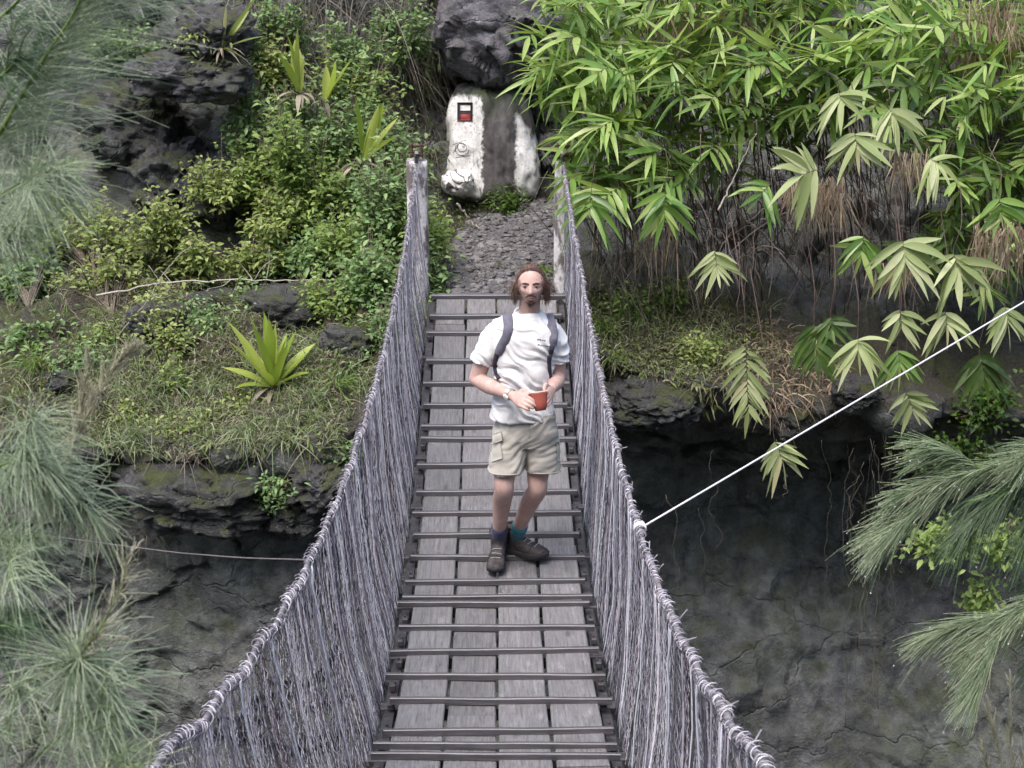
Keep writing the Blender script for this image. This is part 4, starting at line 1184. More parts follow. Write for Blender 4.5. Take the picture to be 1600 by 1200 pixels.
mb = MB()
for poly, n_ in (([(150, 480), (560, 470), (620, 520), (520, 710), (150, 710), (100, 560)], 3600), ([(0, 540), (150, 540), (150, 700), (0, 690)], 700),
                 ([(915, 460), (1060, 440), (1180, 470), (1230, 560), (1130, 600), (930, 590)], 2600), ([(200, 400), (640, 380), (640, 480), (200, 480)], 1500),
                 ([(990, 590), (1120, 600), (1120, 640), (960, 640)], 400), ([(430, 740), (500, 740), (500, 830), (440, 830)], 300),
                 ([(640, 90), (700, 60), (690, 300), (640, 260)], 500), ([(690, 300), (840, 300), (820, 330), (700, 380)], 300), ([(600, 470), (690, 440), (690, 480), (620, 560)], 500)):
    P, N = scatter(poly, n_, rng); m = len(P)
    P = P + N * rng.uniform(0, .05, (m, 1))
    D = N * 0.5 + rng.normal(0, .7, (m, 3)) + UPZ * .2
    leaves(mb, P, D, norm(N + UPZ * .6), 0.05 * rng.lognormal(0, .4, m), 0.017 * rng.uniform(.6, 1.5, m), rng.uniform(.1, .7, m), 2, 0.15)
tag(mb.obj('ground_cover', M_weed), 'low mixed weeds and moss covering both ledges', 'weeds', kind='stuff')

# fresh grass between the weeds
for nm, mt, pl in (('pale_ledge_grass', M_grassp, (([(150, 490), (560, 470), (610, 560), (520, 705), (140, 705), (100, 560)], 4200, .19), ([(930, 470), (1090, 450), (1180, 490), (1120, 590), (930, 590)], 800, .13))),
                   ('green_ledge_grass', M_grass, (([(0, 470), (200, 480), (560, 470), (630, 500), (520, 705), (0, 690)], 2800, .17), ([(915, 450), (1090, 440), (1150, 490), (1100, 590), (925, 590)], 800, .13), ([(380, 90), (640, 60), (650, 330), (380, 330)], 900, .2), ([(0, 300), (350, 330), (350, 470), (0, 470)], 900, .16)))):
    mb = MB()
    for poly, n_, L_ in pl:
        P, N = scatter(poly, n_, rng); m = len(P); kk = perlin(P * 2.1) + rng.normal(0, .25, m) > -.12; P, N = P[kk], N[kk]; m = len(P)
        D = N * .3 + UPZ * .8 + rng.normal(0, .5, (m, 3))
        blades(mb, P, D, L_ * rng.lognormal(0, .4, m), .0062 * rng.uniform(.6, 1.5, m), rng.uniform(.3, 1.2, m), 5, face=rng.normal(size=(m, 3)))
    tag(mb.obj('grass', mt), 'pale fresh grass growing over the ledges' if mt is M_grassp else 'green grass growing between the weeds of both banks', 'grass', kind='stuff')

# grass tufts one can tell apart
TUFT = [
 ('pale green grass tuft on the ledge above the dark boulder', 215, 680, 60, M_grassp, 0.34),
 ('pale grass tuft on the ledge beside the sword leaved rosette', 490, 625, 55, M_grassp, 0.30),
 ('thin grass tuft sprouting from the upper rock band', 315, 450, 34, M_grassp, 0.30),
 ('small pale tuft at the right end of the upper rock band', 385, 450, 26, M_grassp, 0.2),
 ('grass tuft drooping over the lilac slab', 440, 690, 46, M_grassp, 0.28),
 ('broad bright tuft of grass at the foot of the scrub', 60, 575, 90, M_grass, 0.38),
 ('long bladed green tuft right next to the net', 945, 520, 40, M_grass, 0.45),
 ('drooping grass tuft on the mossy lip right of the net', 965, 560, 34, M_grass, 0.30),
 ('soft green tuft beside the path end by the right post', 852, 430, 80, M_grass, 0.26),
 ('green tuft by the path at the left post', 672, 470, 70, M_grass, 0.24),
 ('arching grass tuft on the bank under the cane stems', 1190, 485, 36, M_grassp, 0.3),
 ('upright green tuft above the mossy lip', 1000, 500, 40, M_grass, 0.26),
 ('green tuft beside the fern patch', 1115, 540, 46, M_grass, 0.22),
 ('small straw tuft hanging below the ledge edge', 160, 815, 60, M_dry, 0.32),
 ('faded tuft of grass clinging to the gorge wall near the cable', 235, 830, 40, M_dry, 0.28),
 ('long brown tuft hanging from the ledge under the pale tuft', 300, 715, 50, M_dry, 0.30),
 ('tall pale grass tuft in the middle of the left ledge', 330, 610, 70, M_grassp, 0.36),
 ('grass tuft spreading at the foot of the leaning grey branch', 265, 600, 60, M_grassp, 0.32),
 ('arching pale tuft at the ledge edge over the mossy rock', 385, 680, 60, M_grassp, 0.36),
 ('bright green tuft between the rosette and the bridge net', 530, 600, 70, M_grass, 0.30),
 ('pale tuft growing from the rock behind the rosette', 455, 500, 40, M_grassp, 0.28),
 ('loose straw tuft in front of the upper rock band', 360, 540, 60, M_dry, 0.30),
 ('straw tuft beside the half buried grey rock', 150, 620, 60, M_dry, 0.30),
 ('bushy green tuft on the left ledge in front of the net', 560, 520, 80, M_grass, 0.28),
 ('long leafed clump drooping beside the painted boulder', 662, 150, 60, M_grassp, 0.45),
 ('thin pale tuft on the slope above the thicket', 600, 60, 50, M_grassp, 0.4),
]
for k, (lab, px, py, n_, m, L_) in enumerate(TUFT):
    rng = np.random.default_rng(300 + k)
    p, nn = ray(px, py)
    if p is None: continue
    q = p + rng.normal(0, .04, (n_, 3)) * [1, 1, .3]
    D = nn * .35 + UPZ * .8 + rng.normal(0, .45, (n_, 3)) + np.array([0, -.2, 0])
    mb = MB(); blades(mb, q, D, L_ * rng.uniform(.5, 1.15, n_), 0.010 * rng.uniform(.6, 1.3, n_), rng.uniform(.4, 1.1, n_), 6, face=rng.normal(size=(n_, 3)))
    tag(mb.obj('grass_tuft', m, origin=p), lab, 'grass tuft', 'grass tufts on the banks')

# bare twigs on the left ledge and fallen sticks
rng = np.random.default_rng(77)
BR = [('bare grey branch leaning across the left ledge', [(270, 535), (205, 545), (150, 470), (128, 420)], 11.6, .010), ('long bare twig rising from the ledge beside the pale tuft', [(160, 545), (215, 490), (262, 420), (300, 380)], 11.7, .006),
      ('thin bare stick slanting through the yellow scrub', [(100, 470), (140, 520), (150, 560), (170, 610)], 11.6, .006), ('pale dead stem lying along the upper rock band', [(150, 462), (280, 440), (420, 438), (530, 436)], 12.2, .010),
      ('grey twig forking above the rock band', [(330, 520), (300, 470), (215, 430), (160, 400)], 12.0, .005), ('pale peeled stick lying at the foot of the painted boulder', [(714, 318), (728, 335), (738, 350), (752, 358)], 13.6, .012),
      ('straight pale bamboo stick leaning out of the canes', [(1122, 328), (1142, 290), (1160, 250), (1182, 207)], 11.3, .008)]
for lab, pts, Y, r_ in BR:
    P = smooth_line([at(x, y, Y + rng.normal(0, .04)) for x, y in pts], 24); P += 0.006 * rng.normal(size=P.shape)
    mb = MB(); tubes(mb, P, np.linspace(r_, r_ * .4, 24)[None], 6)
    if 'bamboo' not in lab and 'peeled' not in lab:
        for j in range(7):
            i = rng.integers(4, 22); d = norm(rng.normal(size=3) * [1, .6, .8] + [0, 0, .3]); Lb = rng.uniform(.08, .3)
            tubes(mb, smooth_line([P[i], P[i] + d * Lb * .5 + rng.normal(0, .015, 3), P[i] + d * Lb + rng.normal(0, .03, 3)], 8), np.linspace(r_ * .45, r_ * .2, 8)[None], 4)
    tag(mb.obj('dead_branch', mat_plain('pale_stick', (0.36, 0.33, 0.29), .8) if 'pale' in lab else M_twig, origin=P[0]), lab, 'branch')

# hanging roots down the shaded wall on the right: each one long strand
mb = MB(); rng = np.random.default_rng(91)
for k in range(24):
    px = rng.choice([rng.uniform(960, 1330), rng.normal(1375, 22), rng.normal(1345, 12)]); py = rng.uniform(640, 800); ln = rng.uniform(120, 520) if px > 1300 else rng.uniform(80, 330)
    Y = 10.9 + rng.uniform(-.1, .5) if px < 1300 else 11.0 + rng.uniform(-.3, .3)
    x = px + np.cumsum(rng.normal(0, 4, 26)); P = at(x, np.linspace(py, py + ln, 26), np.full(26, Y) + np.cumsum(rng.normal(0, .012, 26)))
    tubes(mb, P, rng.uniform(.0010, .0026), 4)
tag(mb.obj('hanging_roots', M_root), 'thin grey roots hanging down the shaded gorge wall', 'roots', kind='stuff')

# ---------------------------------------------------------------- canes on the right bank
def cane(label, P, mat, nl, L, W, seed, t0=0.45, group='leafy canes on the right bank', stem=M_dkstem, r0=0.008, droop=0.35, name='leafy_cane', up=None, spread=0.95, dry=0, jit=0.12):
    """P: centre line (n,3) from base to tip; two-ranked leaves from t0 on"""
    rng = np.random.default_rng(seed)
    n = len(P)
    root = thing(name, label, 'cane', P[0], group)
    mb = MB(); tubes(mb, P, np.linspace(r0, r0 * .35, n)[None], 5); mb.obj('stem', stem, root)
    t = np.concatenate([np.linspace(t0, 0.985, nl) ** 0.9, [1.0]]); t = np.clip(t, 0, 1)
    x = t * (n - 1); i = np.minimum(x.astype(int), n - 2); f = (x - i)[:, None]
    B = P[i] * (1 - f) + P[i + 1] * f; T = norm(P[i + 1] - P[i])
    u = np.array(up if up is not None else [0, -0.75, 0.65]) + rng.normal(0, .22, 3)
    S = norm(np.cross(T, np.broadcast_to(u, T.shape)))
    sg = np.where(np.arange(len(t)) % 2 == 0, 1.0, -1.0)[:, None]; sg[-1] = 0
    fw = np.linspace(0.45, 1.1, len(t))[:, None]
    D = norm(T * fw + S * sg * spread * np.linspace(1.1, .7, len(t))[:, None] + rng.normal(0, jit, B.shape))
    N = norm(np.cross(S, T) + rng.normal(0, .15 + jit, B.shape)); N = np.where((N @ u)[:, None] < 0, -N, N)
    sz = np.interp(t, [t0, (t0 + 1) / 2, 1], [0.85, 1.05, 0.72]) * rng.uniform(.7, 1.2, len(t))
    mb = MB(); leaves(mb, B, D, N, L * sz, W * sz * rng.uniform(.85, 1.15, len(t)), droop * rng.uniform(.2, 1.8, len(t)) + rng.normal(0, .05, len(t)), 6, 0.12, peak=0.32, base_w=0.25)
    mb.obj('leaf', mat, root)
    if dry:
        q = P[rng.integers(int(n * .3), int(n * max(.35, t0)), dry)] + rng.normal(0, .012, (dry, 3))
        mb = MB(); blades(mb, q, np.array([0, -.15, -1.0]) + rng.normal(0, .22, (dry, 3)), 0.24 * rng.uniform(.5, 1.3, dry), 0.012 * rng.uniform(.5, 1.3, dry), .15, 4)
        tag(mb.obj('dry_sheaths', M_thatch, root), kind='stuff')
    return root


rng = np.random.default_rng(123)
GEN = 'arching green cane with long lance leaves in the crowd on the right bank'
cells = []
poly = np.array([(850, -40), (1640, -40), (1640, 250), (1480, 300), (1330, 170), (1230, 210), (1100, 250), (1000, 320), (900, 320), (838, 180), (825, 60)], float)


def inside(x, y, poly):
    a, b = poly, np.roll(poly, -1, 0)
    cr = ((a[:, 1] > y) != (b[:, 1] > y)) & (x < (b[:, 0] - a[:, 0]) * (y - a[:, 1]) / (b[:, 1] - a[:, 1] + 1e-9) + a[:, 0])
    return cr.sum() % 2 == 1


tips = []; guard = 0
while len(tips) < 190 and guard < 20000:
    guard += 1
    x, y = rng.uniform(820, 1640), rng.uniform(-40, 330)
    if not inside(x, y, poly): continue
    if any(abs(x - a_) < 25 and abs(y - b_) < 17 for a_, b_ in tips) and guard < 12000: continue
    tips.append((x, y))
for q_ in range(26):
    tips.append((rng.uniform(1440, 1640), rng.uniform(250, 470)))
for k, (x, y) in enumerate(tips):
    Y = np.interp(y, [-40, 120, 320], [12.6, 11.7, 11.3]) + rng.uniform(-.35, .35)
    tip = at(x, y, Y)
    sway = rng.uniform(-20, 130) if x < 1250 else rng.uniform(-60, 120)
    bqx, bqy = x + sway + 40, min(y + rng.uniform(190, 320), 470)
    base = at(np.clip(bqx, 930, 1800), bqy, Y + rng.uniform(.6, 1.3))
    d = tip - base
    P = bez(base, base + np.array([d[0] * .1, d[1] * .1, d[2] * .6 + .15]), tip + np.array([-d[0] * .25, -d[1] * .2 + .1, .16 + .05 * rng.random()]), tip, 22)
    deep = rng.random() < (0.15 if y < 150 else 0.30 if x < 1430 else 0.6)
    if k % 4 == 3: P = P + np.array([0, .7, .05])
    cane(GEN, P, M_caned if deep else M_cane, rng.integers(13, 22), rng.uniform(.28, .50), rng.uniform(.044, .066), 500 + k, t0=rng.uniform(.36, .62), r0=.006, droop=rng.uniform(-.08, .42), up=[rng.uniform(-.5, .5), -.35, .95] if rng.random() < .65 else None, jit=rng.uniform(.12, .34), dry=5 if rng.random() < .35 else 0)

# straw coloured stalks at the top right
mb = MB(); n_ = 420; bx = np.concatenate([rng.uniform(1010, 1240, n_ // 2), rng.uniform(1470, 1640, n_ // 2)])
B = at(bx, rng.uniform(60, 150, n_), rng.uniform(12.3, 13.3, n_)); D = UPZ + rng.normal(0, .22, (n_, 3)) + np.array([0, -.25, 0])
blades(mb, B, D, .75 * rng.uniform(.5, 1.2, n_), .010 * rng.uniform(.5, 1.4, n_), rng.uniform(.0, .7, n_), 6, face=np.array([0, -1.0, .2]) + rng.normal(0, .4, (n_, 3)))
tag(mb.obj('straw_stalks', mat_leaf('straw', [(0, (0.22, 0.17, 0.10)), (0.5, (0.42, 0.35, 0.23)), (1, (0.58, 0.51, 0.36))], .25, .7, .3, (.5, .42, .25))), 'straw coloured dry grass stalks standing behind the canes at the top', 'dry grass', kind='stuff')

# pale hanging fronds one can tell apart
HF = [ # px,py top of leaves, length px, leaf px, Y, origin px, label, lean px
 (1115, 380, 45, 56, 10.3, (1085, 300), 'pale hanging frond nearest the net, in front of dark bare stems', 6),
 (1165, 530, 112, 58, 10.0, (1140, 330), 'large pale frond with many leaf pairs hanging before the cave mouth', 4),
 (1208, 675, 44, 56, 10.2, (1172, 420), 'lowest pale frond, crossed by the white cable over the black cave', 14),
 (1298, 486, 30, 48, 10.1, (1300, 330), 'small pale frond in front of the dark green hanging frond', 2),
 (1272, 500, 60, 58, 10.4, (1255, 340), 'dark green frond hanging behind a small pale one', 4),
 (1340, 522, 24, 58, 10.0, (1322, 360), 'pale frond spread like an umbrella just above the white cable', 2),
 (1405, 472, 40, 55, 10.1, (1398, 300), 'pale frond on the long straight pale stem', 4),
 (1476, 478, 30, 60, 10.2, (1470, 330), 'pale frond above the white cable with a drooping middle leaf', 4),
 (1402, 535, 36, 55, 10.05, (1398, 320), 'greenish frond hanging against the cable below the straight stem', 4),
 (1412, 600, 40, 52, 10.3, (1405, 380), 'frond hanging just below the cable at its middle', 14),
 (1410, 365, 44, 82, 10.2, (1392, 250), 'broad pale frond drooping under the dry brown sheaths', 4),
 (1490, 388, 34, 78, 10.2, (1500, 290), 'broad pale frond right of the straight pale stem', 6),
 (1570, 470, 34, 66, 10.2, (1560, 350), 'pale frond touched by the cable at the frame edge', 4),
 (1310, 142, 14, 66, 10.6, (1290, 110), 'whitish frond spread flat at the top of the pale group', 4),
 (1388, 165, 18, 70, 10.6, (1370, 120), 'whitish frond to the upper right of the pale group', 8),
 (1335, 200, 30, 64, 10.5, (1330, 130), 'whitish drooping frond under the flat whitish one', 4),
 (1285, 262, 10, 85, 10.5, (1350, 215), 'pale frond stretched sideways over dry brown sheaths', -30),
 (1452, 245, 12, 66, 10.5, (1425, 215), 'pale frond with white leaf tips beside the brown sheaths', 12),
 (1560, 300, 40, 70, 10.3, (1545, 230), 'green frond drooping from the thick canes by the frame edge', 6),
 (1350, 360, 36, 62, 10.4, (1340, 260), 'greenish frond hanging behind the straight pale stem', -4),
 (1530, 540, 50, 60, 10.5, (1535, 400), 'dull frond in shade under the cable near the frame edge', 8),
 (1205, 285, 16, 60, 10.6, (1195, 250), 'small bright frond growing beside the leaning bamboo stick', -14),
 (1040, 290, 46, 66, 11.0, (1040, 230), 'yellow green frond hanging straight down over bare stems', -2),
 (925, 290, 40, 66, 11.0, (930, 235), 'drooping yellowish frond next to the right tower post', -4),
]
for k, (px, py, ln, lf, Y, og, lab, lean) in enumerate(HF):
    s = Y / FPX
    top = at(og[0], og[1], Y + .5); a_ = at(px, py, Y); b_ = at(px + lean, py + ln, Y - .05)
    P = smooth_line([top, top * .35 + a_ * .65 + np.array([0, -.12, .04]), a_, (a_ + b_) / 2, b_], 26)
    dk_ = 'dark green' in lab or 'dull' in lab; gr_ = 'greenish' in lab or 'green frond' in lab or 'yellow' in lab or 'bright' in lab
    tl0 = 0.60 if ln < 60 else 0.52
    cane(lab, P, M_caned if dk_ else (M_cane if gr_ else M_canep), int(np.clip(ln / 4.2 + 7, 11, 26)), lf * s * rng.uniform(.85, 1.05), lf * s * rng.uniform(.15, .185), 900 + k, t0=tl0, group='hanging fronds over the cave', r0=.0045, droop=.2 + .2 * (k % 3) / 2, jit=.14 + .06 * (k % 4),
         name='hanging_frond', up=[0, -1.0, .25], spread=1.15 if ln < 80 else .95, stem=M_dkstem, dry=0)

# dry brown sheaths hanging under the canes
mb = MB(); rng = np.random.default_rng(55)
for (x0, x1, y0, y1, n_, L_, Y) in ((1230, 1320, 275, 300, 170, .24, 10.75), (1270, 1330, 300, 330, 70, .24, 10.6), (1395, 1450, 230, 270, 90, .22, 10.7), (1520, 1600, 330, 400, 220, .32, 10.6), (1080, 1180, 0, 60, 160, .34, 12.6),
                                    (1000, 1100, 0, 50, 110, .34, 12.7), (1500, 1600, 0, 90, 240, .36, 12.3), (1255, 1290, 520, 550, 60, .24, 10.5), (990, 1060, 350, 400, 60, .26, 11.4), (1350, 1430, 400, 440, 70, .2, 10.6)):
    B = at(rng.uniform(x0, x1, n_), rng.uniform(y0, y1, n_), Y + rng.uniform(-.15, .25, n_))
    blades(mb, B, np.array([0, -.1, -1.0]) + rng.normal(0, .25, (n_, 3)), L_ * rng.uniform(.4, 1.25, n_), .012 * rng.uniform(.4, 1.3, n_), .1, 4)
tag(mb.obj('dry_sheaths', M_thatch), 'brown dead leaf sheaths hanging among the canes', 'dead leaves', kind='stuff')
# brown litter on the right bank and bare stems in the dark under the canes
mb = MB(); P, N = scatter([(1180, 500), (1300, 520), (1330, 610), (1200, 650), (1170, 560)], 700, rng)
blades(mb, P, N * .5 + rng.normal(0, .6, P.shape) + np.array([0, -.2, -.3]), .2 * rng.uniform(.4, 1.3, len(P)), .011, .6, 4)
P, N = scatter([(1000, 470), (1180, 470), (1300, 600), (1100, 600)], 300, rng)
blades(mb, P, N * .5 + rng.normal(0, .6, P.shape), .2 * rng.uniform(.4, 1.3, len(P)), .010, .6, 4)
tag(mb.obj('leaf_litter', M_thatch), 'brown leaf litter spilling over the right bank', 'leaf litter', kind='stuff')
mb = MB(); n_ = 150
bx = rng.uniform(940, 1620, n_); B = at(bx, rng.uniform(400, 520, n_), rng.uniform(11.6, 12.8, n_)); tx = bx + rng.normal(-20, 70, n_)
T_ = at(tx, rng.uniform(180, 330, n_), rng.uniform(11.2, 12.4, n_))
t = np.linspace(0, 1, 12)[None, :, None]; mid = (B + T_) / 2 + rng.normal(0, .12, (n_, 3)) + np.array([0, -.1, .1])
tubes(mb, (1 - t) ** 2 * B[:, None] + 2 * t * (1 - t) * mid[:, None] + t * t * T_[:, None], rng.uniform(.002, .006, (n_, 1)), 4)
n2 = 90; B = at(rng.uniform(930, 1180, n2), rng.uniform(330, 420, n2), rng.uniform(11.2, 12.2, n2)); D = norm(rng.normal(size=(n2, 3)) + np.array([0, -.3, -.6]))
t = np.linspace(0, 1, 8)[None, :, None]
tubes(mb, B[:, None] + D[:, None] * t * rng.uniform(.25, .6, (n2, 1, 1)) + np.array([0, 0, -.18]) * t * t + rng.normal(0, .008, (n2, 8, 3)), rng.uniform(.0015, .003, (n2, 1)), 4)
tag(mb.obj('bare_stems', mat_plain('bare_stem', (0.15, 0.12, 0.11), .8, .5, 3)), 'crowd of thin bare stems in the shade beneath the canes', 'stems', kind='stuff')

# ---------------------------------------------------------------- casuarina trees in the foreground
def needle_mat(name, a, b, c):
    n = NT(name); g = n.new('ShaderNodeNewGeometry')
    col = n.ramp(g.outputs['Random Per Island'], [(0, a), (0.55, b), (1, c)])
    bs = n.bsdf(col, 0.35, None, 0, 0.6)
    tr = n.new('ShaderNodeBsdfTranslucent'); n.link(col, tr.inputs['Color'])
    mx = n.new('ShaderNodeMixShader'); mx.inputs[0].default_value = 0.25
    n.link(bs, mx.inputs[1]); n.link(tr.outputs[0], mx.inputs[2])
    return n.done(mx.outputs[0])


M_ndl = needle_mat('wet_needles', (0.20, 0.29, 0.17), (0.35, 0.45, 0.29), (0.55, 0.61, 0.46))
M_ndr = needle_mat('needles_green', (0.14, 0.23, 0.11), (0.28, 0.37, 0.21), (0.52, 0.57, 0.40))
M_ndd = needle_mat('needles_deep', (0.05, 0.10, 0.05), (0.10, 0.18, 0.085), (0.20, 0.29, 0.16))
M_ndt = needle_mat('needles_straw', (0.32, 0.32, 0.22), (0.50, 0.49, 0.36), (0.64, 0.62, 0.50))
n = NT('water'); M_drop = n.done(n.bsdf((0.9, 0.93, 0.95), 0.05, None, 0, 1.0, **{'Transmission Weight': 0.6, 'IOR': 1.33}))
M_bark = mat_plain('casuarina_bark', (0.10, 0.085, 0.075), 0.9, 0.4, 25, bump=.6, dist=.01)
M_gstem = mat_plain('green_twig', (0.12, 0.19, 0.045), 0.6, 0.3, 30)


def spray(root, line, n, L, mat, seed, spread=0.5, grav=0.5, rad=0.0011, bias=(0, 0, 0), t0=0.05, twig=M_gstem, r0=0.006, drops=0, fan=1.0, sub=0):
    """a casuarina bough: twig plus long jointed needles, all in world space; line = control points"""
    rng = np.random.default_rng(seed)
    P = smooth_line(line, 30)
    mb = MB(); tubes(mb, P, np.linspace(r0, r0 * .3, 30)[None], 6)
    axes = [(P, n)]
    for j in range(sub):
        i = rng.integers(3, 26); d = norm(P[min(i + 2, 29)] - P[i]) + norm(rng.normal(size=3)) * .8 + np.array(bias) * .5
        Ls = rng.uniform(.5, 1.0) * L * 1.6
        Q = smooth_line([P[i], P[i] + norm(d) * Ls * .5, P[i] + norm(d) * Ls - np.array([0, 0, .1 * Ls])], 30)
        tubes(mb, Q, np.linspace(r0 * .5, r0 * .2, 30)[None], 5); axes.append((Q, n // 3))
    tw = mb.obj('branch', twig, root)
    NB = MB(); tipsl = []
    for (A, m) in axes:
        t = rng.uniform(t0, 1, m) ** .85; x = t * 29; i = np.minimum(x.astype(int), 28); f = (x - i)[:, None]
        B = A[i] * (1 - f) + A[i + 1] * f; T = norm(A[i + 1] - A[i])
        D = norm(T * fan + norm(rng.normal(size=(m, 3))) * spread + np.array(bias))
        ln = L * rng.uniform(.45, 1.1, m) * np.interp(t, [0, .7, 1], [1, 1, .6])
        k = 7; s = np.linspace(0, 1, k)[None, :, None]
        C = B[:, None] + D[:, None] * ln[:, None, None] * s + np.array([0, 0, -1.0]) * (ln[:, None, None] * grav * rng.uniform(.5, 1.4, (m, 1, 1))) * s ** 2
        C = C + norm(rng.normal(size=(m, 3)))[:, None] * (ln * rng.uniform(0, .22, m))[:, None, None] * s ** 2
        C += rng.normal(0, .0012, C.shape) * np.linspace(0, 1, k)[None, :, None]
        tubes(NB, C, rad * np.linspace(1, .55, k)[None] * rng.uniform(.8, 1.2, (m, 1)), 3, cap=False)
        tipsl.append(C[:, -1])
    nd = NB.obj('needles', mat, root)
    if drops:
        tp = np.concatenate(tipsl); tp = tp[rng.choice(len(tp), min(drops, len(tp)), replace=False)] + np.array([0, 0, -.002])
        db = MB(); th = np.linspace(0, PI, 6); ph = np.arange(8) * PI / 4
        u = np.stack([np.outer(np.sin(th), np.cos(ph)), np.outer(np.sin(th), np.sin(ph)), np.outer(np.cos(th), np.ones(8))], -1).reshape(-1, 3)
        ii = np.arange(48).reshape(6, 8); q = np.stack([ii[:-1], ii[1:], np.roll(ii[1:], -1, 1), np.roll(ii[:-1], -1, 1)], -1).reshape(-1, 4)
        V = tp[:, None] + u[None] * rng.uniform(.0014, .0026, (len(tp), 1, 1)); Q = (q[None] + (np.arange(len(tp)) * 48)[:, None, None]).reshape(-1, 4)
        db.add(V, Q); o = db.obj('water_drops', M_drop, root); tag(o, kind='stuff')
    return tw


def trunk(root, line, r0, r1):
    P = smooth_line(line, 40); mb = MB()
    tubes(mb, P + 0.01 * rng.normal(size=P.shape), np.linspace(r0, r1, 40)[None], 12); mb.obj('trunk', M_bark, root)


A = lambda x, y, Y: at(x, y, Y)
# left tree
K = 0.66                                       # stands close to the camera
A2 = lambda x, y, Y: at(x, y, Y * K)
tr = thing('casuarina_tree', 'casuarina tree whose soft wet grey green needles droop across the left edge', 'tree', A2(-90, 3000, 3.6), None)
trunk(tr, [A2(-100, 3000, 3.6), A2(-70, 1000, 3.6), A2(-45, 500, 3.7), A2(-40, 100, 3.8), A2(-30, -900, 3.8)], .03, .018)


def sp2(pts, n, L, mat, seed, spread, grav, bias, sub=0, fan=1.0, twig=M_gstem, r0=.0032, root=None, rad=.00075):
    spray(root or tr, [A2(*p_) for p_ in pts], n, L * K, mat, seed, spread, grav, rad, bias, 0.0, twig, r0, 0, fan, sub)


sp2([(-35, 260, 3.5), (10, 190, 3.45), (60, 105, 3.4), (118, 15, 3.35), (140, -60, 3.3)], 330, .30, M_ndl, 1, .75, .10, (1.05, 0, .08), 0, .7, r0=.0045)
sp2([(-40, 230, 3.8), (0, 170, 3.7), (40, 100, 3.7), (70, 30, 3.7)], 150, .28, M_ndd, 41, .9, .10, (.9, 0, .05), 0, .5)
sp2([(-40, 60, 3.6), (20, 10, 3.5), (70, -50, 3.4), (130, -110, 3.4)], 170, .20, M_ndl, 2, .9, .2, (.5, 0, -.15), 1, .6)
sp2([(-40, 330, 3.6), (10, 300, 3.4), (50, 275, 3.3), (95, 262, 3.2)], 300, .19, M_ndl, 3, 1.0, .22, (.4, 0, -.10), 2, .5)
sp2([(-40, 420, 3.4), (0, 380, 3.3), (30, 350, 3.2)], 150, .14, M_ndl, 4, 1.0, .25, (.3, 0, -.1), 1, .5)
sp2([(-40, 150, 3.5), (0, 120, 3.4), (30, 90, 3.4)], 110, .18, M_ndd, 5, .9, .25, (.6, 0, -.1), 1, .6)
# the low pale bough and its upright feathery stems
sp2([(-30, 980, 3.3), (55, 840, 3.2), (120, 680, 3.1), (175, 580, 3.1), (212, 548, 3.1)], 330, .07, M_ndt, 6, .5, .0, (.05, 0, .25), 0, .9, M_ndt, .0035, rad=.0009)
sp2([(60, 830, 3.15), (105, 730, 3.1), (125, 640, 3.1), (138, 560, 3.1)], 190, .06, M_ndt, 46, .45, .0, (.0, 0, .3), 0, .9, M_ndt, .0028, rad=.0009)
sp2([(-60, 760, 3.2), (-5, 730, 3.1), (40, 720, 3.0), (75, 730, 3.0)], 430, .16, M_ndl, 7, 1.0, .35, (.35, 0, -.12), 3, .5)
sp2([(-60, 880, 3.2), (0, 850, 3.1), (60, 840, 3.0)], 260, .16, M_ndl, 8, 1.0, .3, (.35, 0, -.1), 2, .5)
sp2([(-60, 1010, 3.1), (-10, 980, 3.0), (30, 960, 3.0)], 150, .15, M_ndd, 9, 1.0, .3, (.35, 0, -.1), 1, .5)
# sapling at the bottom left
tr = thing('casuarina_sapling', 'young casuarina with a dark stem and a star of pale needles', 'tree', A2(-140, 3000, 3.1))
trunk(tr, [A2(-140, 3000, 3.1), A2(-60, 1600, 3.0), A2(40, 1195, 2.85), A2(78, 1110, 2.8), A2(120, 1030, 2.75)], .005, .0022)
sp2([(116, 1040, 2.75), (135, 1010, 2.74), (152, 990, 2.72), (185, 925, 2.7), (200, 870, 2.7)], 130, .09, M_ndt, 11, .8, .05, (.25, 0, .1), 0, .9, M_gstem, .0024)
sp2([(112, 1050, 2.75), (120, 1035, 2.75), (126, 1025, 2.72)], 260, .20, M_ndl, 12, 1.4, .12, (.15, -.1, -.05), 0, .1, M_gstem, .002)
sp2([(60, 1180, 2.8), (120, 1130, 2.75), (180, 1100, 2.7)], 190, .17, M_ndl, 13, 1.1, .35, (.3, 0, -.1), 1, .5, M_gstem, .002)
sp2([(10, 1180, 2.8), (20, 1110, 2.8), (30, 1060, 2.75)], 150, .13, M_ndl, 14, 1.1, .3, (.0, 0, -.1), 2, .5, M_gstem, .002)
sp2([(100, 1290, 2.7), (150, 1220, 2.7), (200, 1170, 2.65)], 160, .13, M_ndr, 15, 1.1, .3, (.1, 0, -.05), 2, .5, M_gstem, .002)
